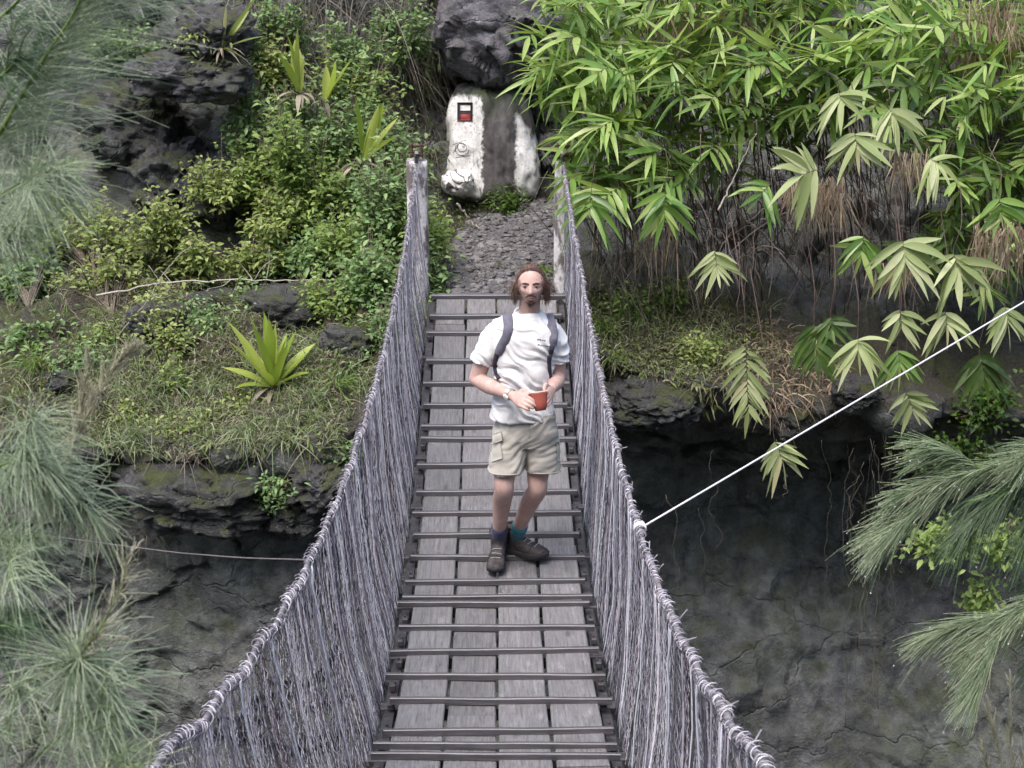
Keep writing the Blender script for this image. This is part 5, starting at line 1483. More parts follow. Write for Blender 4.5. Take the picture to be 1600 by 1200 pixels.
# right tree
tr = thing('casuarina_tree', 'casuarina tree reaching in from the right with dripping dark green needles', 'tree', A(1830, 2300, 4.2))
trunk(tr, [A(1830, 2300, 4.2), A(1800, 1200, 4.2), A(1780, 600, 4.2), A(1770, -900, 4.2)], .06, .03)
spray(tr, [A(1790, 690, 4.2), A(1690, 700, 4.0), A(1580, 722, 3.9), A(1490, 746, 3.8), A(1420, 768, 3.75)], 900, .185, M_ndr, 21, .5, .22, .0011, (-.5, 0, -.14), 0.0, sub=4, drops=170)
spray(tr, [A(1790, 720, 4.1), A(1690, 730, 3.95), A(1600, 755, 3.85), A(1510, 785, 3.8)], 700, .18, M_ndd, 22, .6, .45, .0011, (-.3, 0, -.36), 0.0, sub=4, drops=40)
spray(tr, [A(1790, 880, 4.1), A(1700, 905, 3.9), A(1620, 940, 3.75), A(1560, 980, 3.7), A(1520, 1015, 3.7)], 720, .17, M_ndr, 23, .5, .22, .0011, (-.5, 0, -.14), 0.0, sub=4, drops=130)
spray(tr, [A(1790, 930, 4.1), A(1700, 950, 3.9), A(1630, 985, 3.8)], 460, .17, M_ndd, 24, .6, .45, .0011, (-.3, 0, -.36), 0.0, sub=3, drops=30)
tr = thing('casuarina_sapling', 'pale straw coloured young casuarina shoots at the lower right corner', 'tree', A(1640, 2300, 3.0))
trunk(tr, [A(1640, 2300, 3.0), A(1620, 1500, 3.0), A(1590, 1260, 3.0)], .008, .004)
for k, (a_, b_, c_) in enumerate((((1585, 1270), (1562, 1180), (1540, 1095)), ((1590, 1270), (1578, 1170), (1580, 1065)), ((1600, 1270), (1600, 1180), (1612, 1080)), ((1575, 1280), (1550, 1225), (1535, 1170)))):
    spray(tr, [A(*a_, 3.0), A(*b_, 2.95), A(*c_, 2.9)], 60, .06, M_ndt, 31 + k, .35, .02, .0012, (0, 0, .3), 0.0, M_ndt, .0026)
# ------------------------------------------------------------------ the hiker
SK = NT('skin'); f = SK.noise(18, 4); f2 = SK.noise(90, 3)
M_skin = SK.done(SK.bsdf(SK.mix(SK.smooth(f, 0.4, 0.7), (0.46, 0.30, 0.262), (0.54, 0.375, 0.335)), 0.5, SK.bump(f2, 0.1, 0.002), 0, 0.4, **{'Subsurface Weight': 0.06, 'Subsurface Radius': (0.02, 0.008, 0.004)}))


def cloth(name, c0, c1, sc=9, weave=900, rough=0.9):
    n = NT(name); f = n.noise(sc, 4); wv = n.noise(weave, 1)
    return n.done(n.bsdf(n.ramp(f, [(0.3, c0), (0.7, c1)]), rough, n.bump(n.noise(40, 4), 0.15, 0.006), 0, 0.2, **{'Sheen Weight': 0.15}))


M_shirt = cloth('white_cotton', (0.66, 0.66, 0.68), (0.75, 0.75, 0.76))
M_short = cloth('khaki_cotton', (0.31, 0.295, 0.265), (0.42, 0.40, 0.365))
M_navy = cloth('navy_sock', (0.03, 0.035, 0.08), (0.05, 0.055, 0.11))
M_teal = cloth('blue_green_sock', (0.03, 0.11, 0.19), (0.04, 0.17, 0.17), 30)
M_boot = mat_plain('worn_boot_leather', (0.042, 0.036, 0.037), 0.75, 0.7, 22, bump=.7)
M_sole = mat_plain('boot_rubber', (0.022, 0.021, 0.022), 0.8, 0.3, 60)
M_lace = mat_plain('boot_lace', (0.26, 0.25, 0.245), 0.8, 0.2, 60)
M_strap = cloth('grey_strap', (0.105, 0.10, 0.135), (0.15, 0.145, 0.185), 40)
M_web = cloth('dark_webbing', (0.02, 0.02, 0.035), (0.035, 0.035, 0.055))
M_pack = cloth('dark_pack_cloth', (0.03, 0.03, 0.045), (0.05, 0.05, 0.07))
M_hair = mat_leaf('brown_hair', [(0, (0.07, 0.040, 0.033)), (0.6, (0.14, 0.085, 0.068)), (1, (0.24, 0.165, 0.135))], 0.08, 0.5, 0.3, (0.15, 0.09, 0.06), False)
M_brow = mat_plain('dark_brown_hair', (0.06, 0.036, 0.03), 0.7, 0.3, 80)
M_lip = mat_plain('lip', (0.34, 0.15, 0.135), 0.5, 0.15, 60)
M_eye = mat_plain('eye', (0.17, 0.125, 0.115), 0.25, 0.15, 30)  # eyeball darkened: the shade under the brows is put into this colour
M_iris = mat_plain('iris', (0.03, 0.02, 0.015), 0.2, 0.3, 60)
M_cup = mat_plain('orange_red_clay', (0.30, 0.075, 0.055), 0.45, 0.2, 25)
M_cream = mat_plain('cream_inside', (0.62, 0.55, 0.46), 0.6, 0.15, 25)
M_steel = mat_plain('watch_steel', (0.55, 0.54, 0.52), 0.3, 0.1, 50, metal=.7)
M_print = mat_plain('shirt_ink', (0.08, 0.08, 0.10), 0.8, 0.3, 40)

YM = 7.68


def J(px, py, dy=0.0): return at(px, py, YM + dy)


def ring_loft(mb, rings, nseg=28, p=2.0, cap=True):
    """rings: (centre, half width vector, half depth vector)"""
    a = np.arange(nseg) * 2 * PI / nseg
    V = []
    for c, u, v in rings:
        cs, sn = np.cos(a), np.sin(a)
        k = (np.abs(cs) ** p + np.abs(sn) ** p) ** (-1 / p)
        V.append(np.asarray(c) + (k * cs)[:, None] * np.asarray(u) + (k * sn)[:, None] * np.asarray(v))
    V = np.array(V); n = len(rings); i = np.arange(n * nseg).reshape(n, nseg)
    q = np.stack([i[:-1], np.roll(i[:-1], -1, 1), np.roll(i[1:], -1, 1), i[1:]], -1).reshape(-1, 4)
    t = []
    base = mb.n
    if cap:
        V = np.concatenate([V.reshape(-1, 3), [np.asarray(rings[0][0]), np.asarray(rings[-1][0])]])
        for k in range(nseg):
            t.append([n * nseg, (k + 1) % nseg, k]); t.append([n * nseg + 1, i[-1, k], i[-1, (k + 1) % nseg]])
    mb.add(V.reshape(-1, 3), q, t if cap else None)


def limb(mb, pts, rad, n=40, seg=24, flat=None):
    """tapering limb through joints, with round ends"""
    P = smooth_line(pts, n); r = np.interp(np.linspace(0, 1, n), np.linspace(0, 1, len(rad)), rad)
    r = blur(r[:, None], 0, 3)[:, 0]
    T = np.gradient(P, axis=0); T = norm(T)
    s = np.array([0.0, 0.3, 0.6, 0.85]); e = np.sqrt(1 - (1 - s) ** 2) * 1.0
    P0 = P[0] - T[0] * (r[0] * (1 - s))[:, None]; r0 = r[0] * np.maximum(e, .02)
    P1 = P[-1] + T[-1] * (r[-1] * (1 - s[::-1]))[:, None]; r1 = r[-1] * np.maximum(e[::-1], .02)
    tubes(mb, np.concatenate([P0, P, P1]), np.concatenate([r0, r, r1])[None], seg)


def fuse(mb, name, mat, parent, voxel=0.005, smooth=4, fn=None, factor=0.5):
    """one continuous skin over all pieces"""
    o = mb.obj('tmp', mat)
    m = o.modifiers.new('r', 'REMESH'); m.mode = 'VOXEL'; m.voxel_size = voxel; m.use_smooth_shade = True
    if smooth:
        s = o.modifiers.new('s', 'SMOOTH'); s.iterations = smooth; s.factor = factor
    dg = bpy.context.evaluated_depsgraph_get(); dg.update()
    me = bpy.data.meshes.new_from_object(o.evaluated_get(dg))
    bpy.data.objects.remove(o)
    n = len(me.vertices); co = np.empty(n * 3, np.float32); me.vertices.foreach_get('co', co); co = co.reshape(-1, 3).astype(float)
    if fn is not None:
        no = np.empty(n * 3, np.float32); me.vertices.foreach_get('normal', no)
        co = fn(co, no.reshape(-1, 3).astype(float)); me.vertices.foreach_set('co', co.astype(np.float32).ravel())
    me.polygons.foreach_set('use_smooth', np.full(len(me.polygons), True)); me.update()
    me.materials.clear(); me.materials.append(mat)
    out = bpy.data.objects.new(name, me); COL.objects.link(out)
    if parent is not None:
        out.parent = parent; out.matrix_parent_inverse = Matrix.Translation(-Vector(parent.location))
    return out


def bvh_of(o):
    me = o.data
    return BVHTree.FromPolygons([tuple(v.co) for v in me.vertices], [tuple(p.vertices) for p in me.polygons])


X1 = np.array([1.0, 0, 0]); Y1 = np.array([0, 1.0, 0])
# joints (viewer's left = l, viewer's right = r)
foot_l = deck_y(893); foot_r = deck_y(872)
neck = J(826, 497, 0.0); chest = J(821, 545); pelvis = J(821, 658)
sh_l, sh_r = J(773, 515, .01), J(867, 516, .03)
el_l, el_r = J(745, 592, .02), J(872, 589, .05)
wr_l, wr_r = J(801, 618, -.22), J(862, 608, -.20)
hip_l, hip_r = J(799, 680), J(845, 682, .02)
kn_l, kn_r = J(788, 752, -.10), J(840, 752, -.03)
zl = float(deckz(foot_l)); zr = float(deckz(foot_r))
an_l = at(779, 838, foot_l + .12); an_r = at(807, 836, foot_r + .0)

body_loc = np.array([0.06, YM, zr])
person = thing('person', 'bearded man with brown hair in white t-shirt and khaki shorts walking on the bridge', 'person', body_loc)

mb = MB()
# torso under the shirt
ring_loft(mb, [(pelvis + [0, 0, -.06], X1 * .10, Y1 * .085), (pelvis, X1 * .145, Y1 * .095), (pelvis + [0, 0, .10], X1 * .135, Y1 * .09), (chest + [0, 0, -.14], X1 * .13, Y1 * .085),
               (chest, X1 * .155, Y1 * .10), (chest + [0, 0, .07], X1 * .165, Y1 * .095), (chest + [0, 0, .125], X1 * .12, Y1 * .07), (neck + [0, 0, .0], X1 * .06, Y1 * .06)], 32, 2.3)
hc = J(829.5, 445.5, -.055)                     # head centre
limb(mb, [neck + [0, .02, -.05], neck + [0.002, .0, .03], hc + [0, .02, -.03]], [.066, .057, .056])
# arms
limb(mb, [sh_l + [.02, 0, -.03], (sh_l + el_l) / 2, el_l], [.050, .049, .043]); limb(mb, [el_l, el_l * .62 + wr_l * .38 + [0, .0, -.008], wr_l], [.042, .044, .0255])
limb(mb, [sh_r + [-.02, 0, -.03], (sh_r + el_r) / 2, el_r], [.050, .049, .043]); limb(mb, [el_r, el_r * .62 + wr_r * .38 + [0, .0, -.006], wr_r], [.042, .044, .0255])
# legs
limb(mb, [hip_l, (hip_l + kn_l) / 2, kn_l + [0, 0, .02], kn_l + [0, 0, -.05], kn_l * .66 + an_l * .34 + [0, .018, 0], kn_l * .3 + an_l * .7 + [0, .006, 0], an_l, an_l + [0, -.005, -.06]], [.085, .075, .058, .052, .056, .042, .036, .038], 60)
limb(mb, [hip_r, (hip_r + kn_r) / 2, kn_r + [0, 0, .02], kn_r + [0, 0, -.05], kn_r * .66 + an_r * .34 + [0.008, .016, 0], kn_r * .3 + an_r * .7 + [0, .008, 0], an_r, an_r + [0, 0, -.06]], [.085, .075, .058, .052, .056, .042, .036, .038], 60)
for k_ in (kn_l, kn_r): limb(mb, [k_ + [0, -.018, .02], k_ + [0, -.020, -.022]], [.036, .034], 10)
# cup axis and hands
cup_c = J(843, 625, -.335)
cup_ax = norm(np.array([-0.12, 0.28, 0.95]))         # opening leans towards the man


def hand(mb, wrist, knuck, side, curl_to, back):
    """palm from wrist to knuckles, four fingers bent round the cup, thumb from the side of the palm"""
    ax = norm(knuck - wrist); bk = norm(back - ax * (ax @ back)); sp = np.cross(bk, ax) * side      # sp: towards the thumb
    L = np.linalg.norm(knuck - wrist)
    ring_loft(mb, [(wrist - ax * .012, sp * .024, bk * .019), (wrist + ax * L * .25, sp * .030, bk * .019), (wrist + ax * L * .6, sp * .039, bk * .018), (knuck, sp * .041, bk * .0145), (knuck + ax * .012, sp * .036, bk * .009)], 24, 2.4)
    for k, (o, ln) in enumerate(((.030, .068), (.0105, .076), (-.0095, .070), (-.0285, .056))):
        b = knuck + sp * o
        tgt = curl_to + sp * o * .85
        d0 = norm(ax * .9 + (tgt - b) * 2.0); p1 = b + d0 * ln * .45
        d1 = norm(ax * .35 + norm(tgt - p1) * .9 - bk * .35); p2 = p1 + d1 * ln * .35
        d2 = norm(norm(tgt - p2) * .6 - bk * .9 - ax * .1); p3 = p2 + d2 * ln * .28
        limb(mb, [b - ax * .02, b + bk * .003, p1, p2, p3], [.0105, .0105, .0095, .0085, .0072], 26, 12)
    tb = wrist + ax * L * .32 + sp * .028 - bk * .004
    p1 = tb + norm(sp * .75 + ax * .75) * .034; p2 = p1 + norm(ax * .9 + sp * .15 + (curl_to - p1) * 3) * .034; p3 = p2 + norm(ax + (curl_to - p2) * 5) * .022
    limb(mb, [tb - sp * .012, tb, p1, p2, p3], [.015, .015, .0125, .0105, .0085], 24, 12)


kl = J(818, 627, -.335); kr = J(856, 621, -.31)
hand(mb, wr_l, kl, 1, cup_c + [-.004, -.062, -.034], np.array([-.35, -.75, .45]))
hand(mb, wr_r, kr, -1, cup_c + [.020, -.045, -.01], np.array([.80, -.50, .25]))

# head: skull with modelled face, looking at the camera
hf = norm(np.array([-0.03, -1.0, 0.02])); hr = norm(np.cross(hf, UPZ)) * -1; hr = norm(np.cross(UPZ, hf)); hu = np.cross(hf, hr)
hr = norm(np.cross(hf, hu))
if hr[0] < 0: hr = -hr
th = np.linspace(.001, PI - .001, 90); ph = np.arange(120) * PI / 60
u = np.stack([np.outer(np.sin(th), np.cos(ph)), np.outer(np.sin(th), np.sin(ph)), np.outer(np.cos(th), np.ones(120))], -1)   # x right, y forward, z up
x, y, z = u[..., 0] * .076, u[..., 1] * .096, u[..., 2] * .116
fr = np.clip(u[..., 1], 0, 1)
wz = np.interp(z, [-.116, -.095, -.06, -.02, .03, .08, .116], [.62, .72, .84, .95, 1.0, 1.0, 1.0])
x = x * wz
y = np.where(u[..., 1] > 0, y * np.interp(z, [-.116, -.08, -.03, .04, .116], [1.10, 1.0, .96, .95, .9]), y * np.interp(z, [-.116, -.06, .02], [.35, .75, 1.05]))
gs = lambda d, s: np.exp(-(d / s) ** 2)
m_ = (fr > .05)
yy = y + m_ * fr ** .5 * (
    .024 * gs(x, .0095 + .006 * np.clip((.02 - z) / .05, 0, 1)) * np.clip((.028 - z) / .052, 0, 1) * (z > -.040) * np.clip((z + .042) / .010, 0, 1)
    - .0085 * gs(np.abs(x) - .031, .016) * gs(z - .008, .013) + .005 * gs(np.abs(x) - .03, .02) * gs(z - .028, .008)
    + .004 * gs(np.abs(x) - .042, .016) * gs(z + .022, .016) + .006 * gs(x, .024) * gs(z + .054, .007) + .006 * gs(x, .021) * gs(z + .068, .006) - .004 * gs(x, .024) * gs(z + .061, .003)
    + .010 * gs(x, .026) * gs(z + .096, .015) - .004 * gs(np.abs(x) - .045, .016) * gs(z + .055, .02))
HS = 0.90
H = hc + x[..., None] * hr + yy[..., None] * hf * HS + z[..., None] * hu * HS
i = np.arange(90 * 120).reshape(90, 120)
mb.add(H, np.stack([i[:-1], i[1:], np.roll(i[1:], -1, 1), np.roll(i[:-1], -1, 1)], -1))
hp = lambda a_, b_, c_: hc + hr * a_ + hf * b_ * HS + hu * c_ * HS
for s in (-1, 1):     # ears
    limb(mb, [hp(s * .071, -.012, .022), hp(s * .082, -.020, .018), hp(s * .083, -.018, -.004), hp(s * .072, -.006, -.026)], [.007, .009, .009, .006], 16, 10)


def redden(co, no): return co


body = fuse(mb, 'body', M_skin, person, 0.0038, 2)
BB = bvh_of(body)
for s in (-1, 1):
    e = MB(); th_ = np.linspace(.01, PI - .01, 14); ph_ = np.arange(18) * PI / 9
    sp_ = np.stack([np.outer(np.sin(th_), np.cos(ph_)), np.outer(np.sin(th_), np.sin(ph_)), np.outer(np.cos(th_), np.ones(18))], -1)
    ii = np.arange(14 * 18).reshape(14, 18); qq = np.stack([ii[:-1], ii[1:], np.roll(ii[1:], -1, 1), np.roll(ii[:-1], -1, 1)], -1)
    c = hp(s * .031, .0800, .008)
    e.add(c + (sp_[..., 0:1] * .0105 * hr + sp_[..., 1:2] * .009 * hf + sp_[..., 2:3] * .0036 * hu), qq); eo = e.obj('eye', M_eye, person)
    e = MB(); e.add(c + hf * .0062 + (sp_[..., 0:1] * .0048 * hr + sp_[..., 1:2] * .0042 * hf + sp_[..., 2:3] * .0042 * hu), qq); ir = e.obj('iris', M_iris, None)
    ir.parent = eo
    # brow and upper lid
    b = MB(); limb(b, [hp(s * .012, .090, .024), hp(s * .028, .0885, .030), hp(s * .046, .079, .025)], [.0030, .0038, .0022], 16, 8); b.obj('eyebrow', M_brow, person)
    b = MB(); limb(b, [hp(s * .017, .0800, .0115), hp(s * .031, .0850, .0155), hp(s * .045, .0750, .011)], [.0020, .0026, .0018], 14, 8); b.obj('eyelid', M_skin, person)


def onface(a_, c_, off=0.0):
    o = hp(a_, .25, c_); h = BB.ray_cast(Vector(o), Vector(-hf))
    return np.array(h[0]) + hf * off if h[0] is not None else hp(a_, .09, c_)


b = MB()
for s in (-1, 1):
    limb(b, [onface(0.002 * s, -.045, .001), onface(s * .014, -.046, .001), onface(s * .025, -.055, .0), onface(s * .028, -.064, -.001)], [.0026, .0033, .0026, .0014], 18, 8)
b.obj('moustache', M_brow, person)
b = MB(); limb(b, [onface(-.019, -.0605, -.001), onface(0, -.0575, .001), onface(.019, -.0605, -.001)], [.0025, .0042, .0025], 14, 8); limb(b, [onface(-.016, -.066, -.001), onface(0, -.0685, .0015), onface(.016, -.066, -.001)], [.0025, .0048, .0025], 14, 8)
b.obj('lip', M_lip, person)
b = MB(); rngp = np.random.default_rng(8); n_ = 170
a_ = rngp.normal(0, .0115, n_); c_ = -.100 + rngp.normal(0, .011, n_) + .012 * (np.abs(a_) / .03)
pts = np.array([onface(p_, q_) for p_, q_ in zip(a_, c_)])
blades(b, pts, hf * .5 - UPZ * .9 + rngp.normal(0, .25, (n_, 3)), .013 * rngp.uniform(.5, 1.2, n_), .0022, .1, 2, face=rngp.normal(size=(n_, 3)))
for sd_ in (-1, 1):
    n2 = 60; ang_ = rngp.uniform(0, 1, n2); a2 = sd_ * (.040 + .020 * ang_) + rngp.normal(0, .004, n2); c2 = -.090 + .06 * ang_ + rngp.normal(0, .006, n2)
    pts = np.array([onface(p_, q_) for p_, q_ in zip(a2, c2)])
    blades(b, pts, hf * .6 - UPZ * .8 + rngp.normal(0, .3, (n2, 3)), .004, .0009, .1, 2, face=rngp.normal(size=(n2, 3)))
b.obj('beard', M_brow, person)

# hair: close cap with a receding hairline, and loose waves falling beside the face
b = MB(); th_ = np.linspace(.001, 2.35, 44); ph_ = np.arange(72) * 2 * PI / 72
uh = np.stack([np.outer(np.sin(th_), np.cos(ph_)), np.outer(np.sin(th_), np.sin(ph_)), np.outer(np.cos(th_), np.ones(72))], -1)
front = np.clip(uh[..., 1], 0, 1)
lim = np.interp(uh[..., 1], [-1, -.2, .25, .6, 1], [2.35, 2.2, 1.35, 1.02, .86])     # hairline polar angle
thl = np.outer(np.linspace(0, 1, 44), np.ones(72)) * np.interp(np.sin(ph_), [-1, -.2, .25, .6, 1], [2.3, 2.15, 1.34, .78, .56])[None]
uh = np.stack([np.sin(thl) * np.cos(ph_), np.sin(thl) * np.sin(ph_), np.cos(thl)], -1)
hx, hy, hz = uh[..., 0] * .080, np.where(uh[..., 1] > 0, uh[..., 1] * .085, uh[..., 1] * .100), uh[..., 2] * .1085
V = hc + hx[..., None] * hr + hy[..., None] * hf + hz[..., None] * hu
V = V + (0.0035 * fbm(V * np.array([60, 60, 25.]), 3))[..., None] * uh
i = np.arange(44 * 72).reshape(44, 72)
b.add(V, np.stack([i[:-1], i[1:], np.roll(i[1:], -1, 1), np.roll(i[:-1], -1, 1)], -1))
n_ = 760                                  # fluffy waves at the sides, from the temples down to the jaw
az = np.concatenate([rngp.normal(-0.05, .34, n_ // 2), rngp.normal(PI + .05, .34, n_ // 2)]); tz = rngp.uniform(1.0, 1.62, n_)
ur = np.stack([np.sin(tz) * np.cos(az), np.sin(tz) * np.sin(az), np.cos(tz)], -1); q_ = ur * np.array([.077, .084, .104])
root_ = hc + q_[:, 0:1] * hr + q_[:, 1:2] * hf + q_[:, 2:3] * hu
k = 12; t = np.linspace(0, 1, k)[None, :, None]
sgn_ = np.sign(ur[:, 0])[:, None, None]
drop = (np.clip(q_[:, 2] + .092, .03, .15) * rngp.uniform(.4, 1.2, n_))[:, None, None]; outw = rngp.lognormal(-4.6, .75, (n_, 1, 1))
C = root_[:, None] + sgn_ * hr * (outw * np.sin(t * PI * .6) + .003) - hu * drop * t - hf * 0.030 * t * rngp.uniform(0, 1.2, (n_, 1, 1))
wvp = rngp.uniform(0, 6.28, (n_, 1)); wa = .0050 * np.linspace(0, 1, k)[None]
C = C + hr * (wa * np.sin(t[..., 0] * 8 + wvp))[..., None] + hf * (wa * np.cos(t[..., 0] * 7 + wvp * 1.7))[..., None]
tubes(b, C, .0010 * np.linspace(1, .5, k)[None], 3)
# hair on top combed straight back from the hairline
n_ = 420; az = rngp.uniform(.1, PI - .1, n_); t0_ = np.interp(np.sin(az), [-1, -.2, .25, .6, 1], [2.3, 2.15, 1.36, .82, .60]) - rngp.uniform(-.02, .4, n_)
tq = np.linspace(0, 1, 9)
p0_ = np.stack([np.sin(t0_) * np.cos(az), np.sin(t0_) * np.sin(az), np.cos(t0_)], -1); p1_ = norm(np.stack([p0_[:, 0] * .9, p0_[:, 1] - 1.3, p0_[:, 2] * .8 + .1], -1))
ln_ = norm(p0_[:, None] * (1 - tq)[None, :, None] + p1_[:, None] * tq[None, :, None]) * (1.02 + .035 * np.sin(tq * PI)[None, :, None] * rngp.uniform(.2, 1.2, (n_, 1, 1)))
ln_ = ln_ * np.where(ln_[..., 1:2] > 0, np.array([.080, .085, .1085]), np.array([.080, .100, .1085]))
C = hc + ln_[..., 0:1] * hr + ln_[..., 1:2] * hf + ln_[..., 2:3] * hu + rngp.normal(0, .0008, (n_, 9, 3))
tubes(b, C, .0013, 3)
b.obj('hair', M_hair, person)

# t-shirt
mb = MB()
ring_loft(mb, [(J(815, 652, .0), X1 * .180, Y1 * .128), (J(816, 640, .0), X1 * .178, Y1 * .128), (J(818, 610, .0), X1 * .155, Y1 * .118), (J(820, 575), X1 * .156, Y1 * .120), (J(821, 545), X1 * .176, Y1 * .125),
               (J(822, 525), X1 * .188, Y1 * .122), (J(823, 510), X1 * .178, Y1 * .108), (J(824, 500), X1 * .130, Y1 * .090), (J(825, 491.5), X1 * .080, Y1 * .074), (J(825.5, 487.5), X1 * .068, Y1 * .068)], 40, 2.3)
for sh, el, sx_ in ((sh_l, el_l, -1), (sh_r, el_r, 1)):
    e_ = sh * .34 + el * .66 + [sx_ * .004, 0, 0]; d_ = norm(el - sh); u_ = norm(np.cross(d_, Y1)); v_ = np.cross(u_, d_)
    limb(mb, [neck + [sx_ * .05, .01, -.035], neck * .5 + sh * .5 + [0, .005, .0], sh + [-sx_ * .012, 0, -.012], sh * .75 + el * .25], [.045, .052, .058, .058], 30)
    ring_loft(mb, [(sh + [-sx_ * .06, 0, -.03], u_ * .075, v_ * .080), (sh + [-sx_ * .02, 0, -.01], u_ * .061, v_ * .070), (sh + d_ * .05, u_ * .061, v_ * .068), (sh * .5 + el * .5, u_ * .064, v_ * .067), (e_, u_ * .071, v_ * .071)], 28, 2.0)


def wrinkle(co, no):
    px_, py_ = proj(co)
    x_ = co[:, 0]; z_ = co[:, 2]
    k = np.stack([x_ * .62 + z_ * .78, co[:, 1] * .4, -x_ * .2 + z_ * .2], -1)           # folds run down to the viewer's right
    f = fbm(np.stack([(x_ * .55 + z_ * .83) * 32 + 2.2 * perlin(co * 7), (x_ * .83 - z_ * .55) * 4.5, co[:, 1] * 5], -1), 2)
    f2 = perlin(np.stack([x_ * 9, co[:, 1] * 9, z_ * 9], -1))
    g_ = np.exp(-((z_ - (pelvis[2] + .18)) / .24) ** 2) * .8 + .25
    return co + no * (0.030 * np.sign(f) * np.abs(f) ** 1.2 * g_ + 0.006 * f2 + 0.006 * np.abs(perlin(co * np.array([16, 16, 11.0]))))[:, None]


shirt = fuse(mb, 'shirt', M_shirt, person, 0.007, 3, wrinkle)
# neckline band
SB = bvh_of(shirt)
mb = MB(); a_ = np.linspace(0, 2 * PI, 48)
nb = J(825.5, 493); pts = np.stack([nb[0] + .074 * np.cos(a_), nb[1] + .072 * np.sin(a_) - .003, nb[2] + .012 + .026 * np.sin(a_)], -1)
tubes(mb, pts, .0065, 8); mb.obj('collar', M_shirt, person)


def onshirt(px, py, off, bvh=None):
    d = at(px, py, 5.0) - CAM; d = d / np.linalg.norm(d)
    h = (bvh or SB).ray_cast(Vector(CAM), Vector(d))
    return (np.array(h[0]) - d * off) if h[0] is not None else None


# small print on the chest: two lines of illegible marks
mb = MB(); rq = np.random.default_rng(4)
for (y0, x0, x1) in ((530, 839, 851), (539, 840, 860)):
    x_ = x0
    while x_ < x1:
        w_ = rq.uniform(1.2, 3.0); s_ = (x_ - x0) * .12
        ps = [onshirt(x_, y0 + s_ + rq.uniform(-1, 1), .0015), onshirt(x_ + w_ * .5, y0 + s_ + rq.uniform(-1.5, 1.5), .0015), onshirt(x_ + w_, y0 + s_ + rq.uniform(-1, 1), .0015)]
        if all(p is not None for p in ps): tubes(mb, np.array(ps), .0022, 4)
        x_ += w_ + 1.0
mb.obj('shirt_print', M_print, person)

# shorts
mb = MB()
ring_loft(mb, [(J(823, 640), X1 * .158, Y1 * .112), (J(822, 660), X1 * .165, Y1 * .118), (J(822, 680), X1 * .178, Y1 * .122), (J(822, 692), X1 * .175, Y1 * .115)], 36, 2.5)
hem_l, hem_r = J(791, 735, -.075), J(849, 733, -.02)
ring_loft(mb, [(J(798, 668), X1 * .092, Y1 * .110), (J(796, 690, -.02), X1 * .098, Y1 * .113), (J(793, 715, -.05), X1 * .097, Y1 * .108), (hem_l, X1 * .096, Y1 * .104)], 32, 2.2)
ring_loft(mb, [(J(846, 668), X1 * .090, Y1 * .110), (J(847, 690), X1 * .096, Y1 * .112), (J(849, 715, -.012), X1 * .097, Y1 * .108), (hem_r, X1 * .099, Y1 * .105)], 32, 2.2)


def crease(co, no):
    x_, z_ = co[:, 0], co[:, 2]
    f = fbm(np.stack([x_ * 7 + z_ * 6, co[:, 1] * 6, z_ * 26 + 1.8 * perlin(co * 6) - x_ * 14], -1), 2); f2 = perlin(co * 10)
    return co + no * (0.0105 * f + 0.007 * f2)[:, None]


shorts = fuse(mb, 'shorts', M_short, person, 0.007, 3, crease)
HB = bvh_of(shorts)


def patch(name, quad, mat, bvh, off, th=.012, nx=10, ny=8):
    q = np.asarray(quad, float); P = []
    for b_ in np.linspace(0, 1, ny):
        for a2 in np.linspace(0, 1, nx):
            x_, y_ = (q[0] * (1 - a2) + q[1] * a2) * (1 - b_) + (q[3] * (1 - a2) + q[2] * a2) * b_
            p = onshirt(x_, y_, off, bvh)
            P.append(p if p is not None else [np.nan] * 3)
    P = np.array(P)
    if np.isnan(P).any():
        g_ = ~np.isnan(P[:, 0]); P[~g_] = [P[g_][np.argmin(abs(np.flatnonzero(g_) - k_))] for k_ in np.flatnonzero(~g_)]
    i = np.arange(nx * ny).reshape(ny, nx); k = nx * ny
    back = P + np.array([0, th, 0]); mb = MB()
    ringi = np.concatenate([i[0, :-1], i[:-1, -1], i[-1, :0:-1], i[:0:-1, 0]])
    mb.add(np.concatenate([P, back]), np.concatenate([np.stack([i[:-1, :-1], i[1:, :-1], i[1:, 1:], i[:-1, 1:]], -1).reshape(-1, 4), np.stack([ringi, ringi + k, np.roll(ringi, -1) + k, np.roll(ringi, -1)], -1)]))
    return mb.obj(name, mat, person)


patch('cargo_pocket', [(765, 690), (781, 684), (785, 716), (768, 722)], M_short, HB, .010)
patch('pocket_flap', [(763, 681), (783, 674), (785, 688), (764, 696)], M_short, HB, .020)
patch('cargo_pocket', [(869, 690), (875, 692), (877, 722), (871, 720)], M_short, HB, .010)
mb = MB(); fl = [onshirt(827, y_, .001, HB) for y_ in np.linspace(651, 683, 12)]
fl = np.array([p for p in fl if p is not None]); tubes(mb, fl, .0028, 6); mb.obj('fly_seam', M_short, person)
for nm, hem, cx_ in (('l', hem_l, -1), ('r', hem_r, 1)):
    mb = MB(); a_ = np.linspace(0, 2 * PI, 60); rx_, ry_ = (.0985, .1065) if cx_ < 0 else (.1015, .1075)
    tubes(mb, np.stack([hem[0] + rx_ * np.cos(a_) * (1 + .02 * np.sin(5 * a_)), hem[1] + ry_ * np.sin(a_) * (1 + .02 * np.cos(4 * a_)), hem[2] + .010 + .004 * np.sin(3 * a_)], -1), .0042, 8); mb.obj('hem', M_short, person)


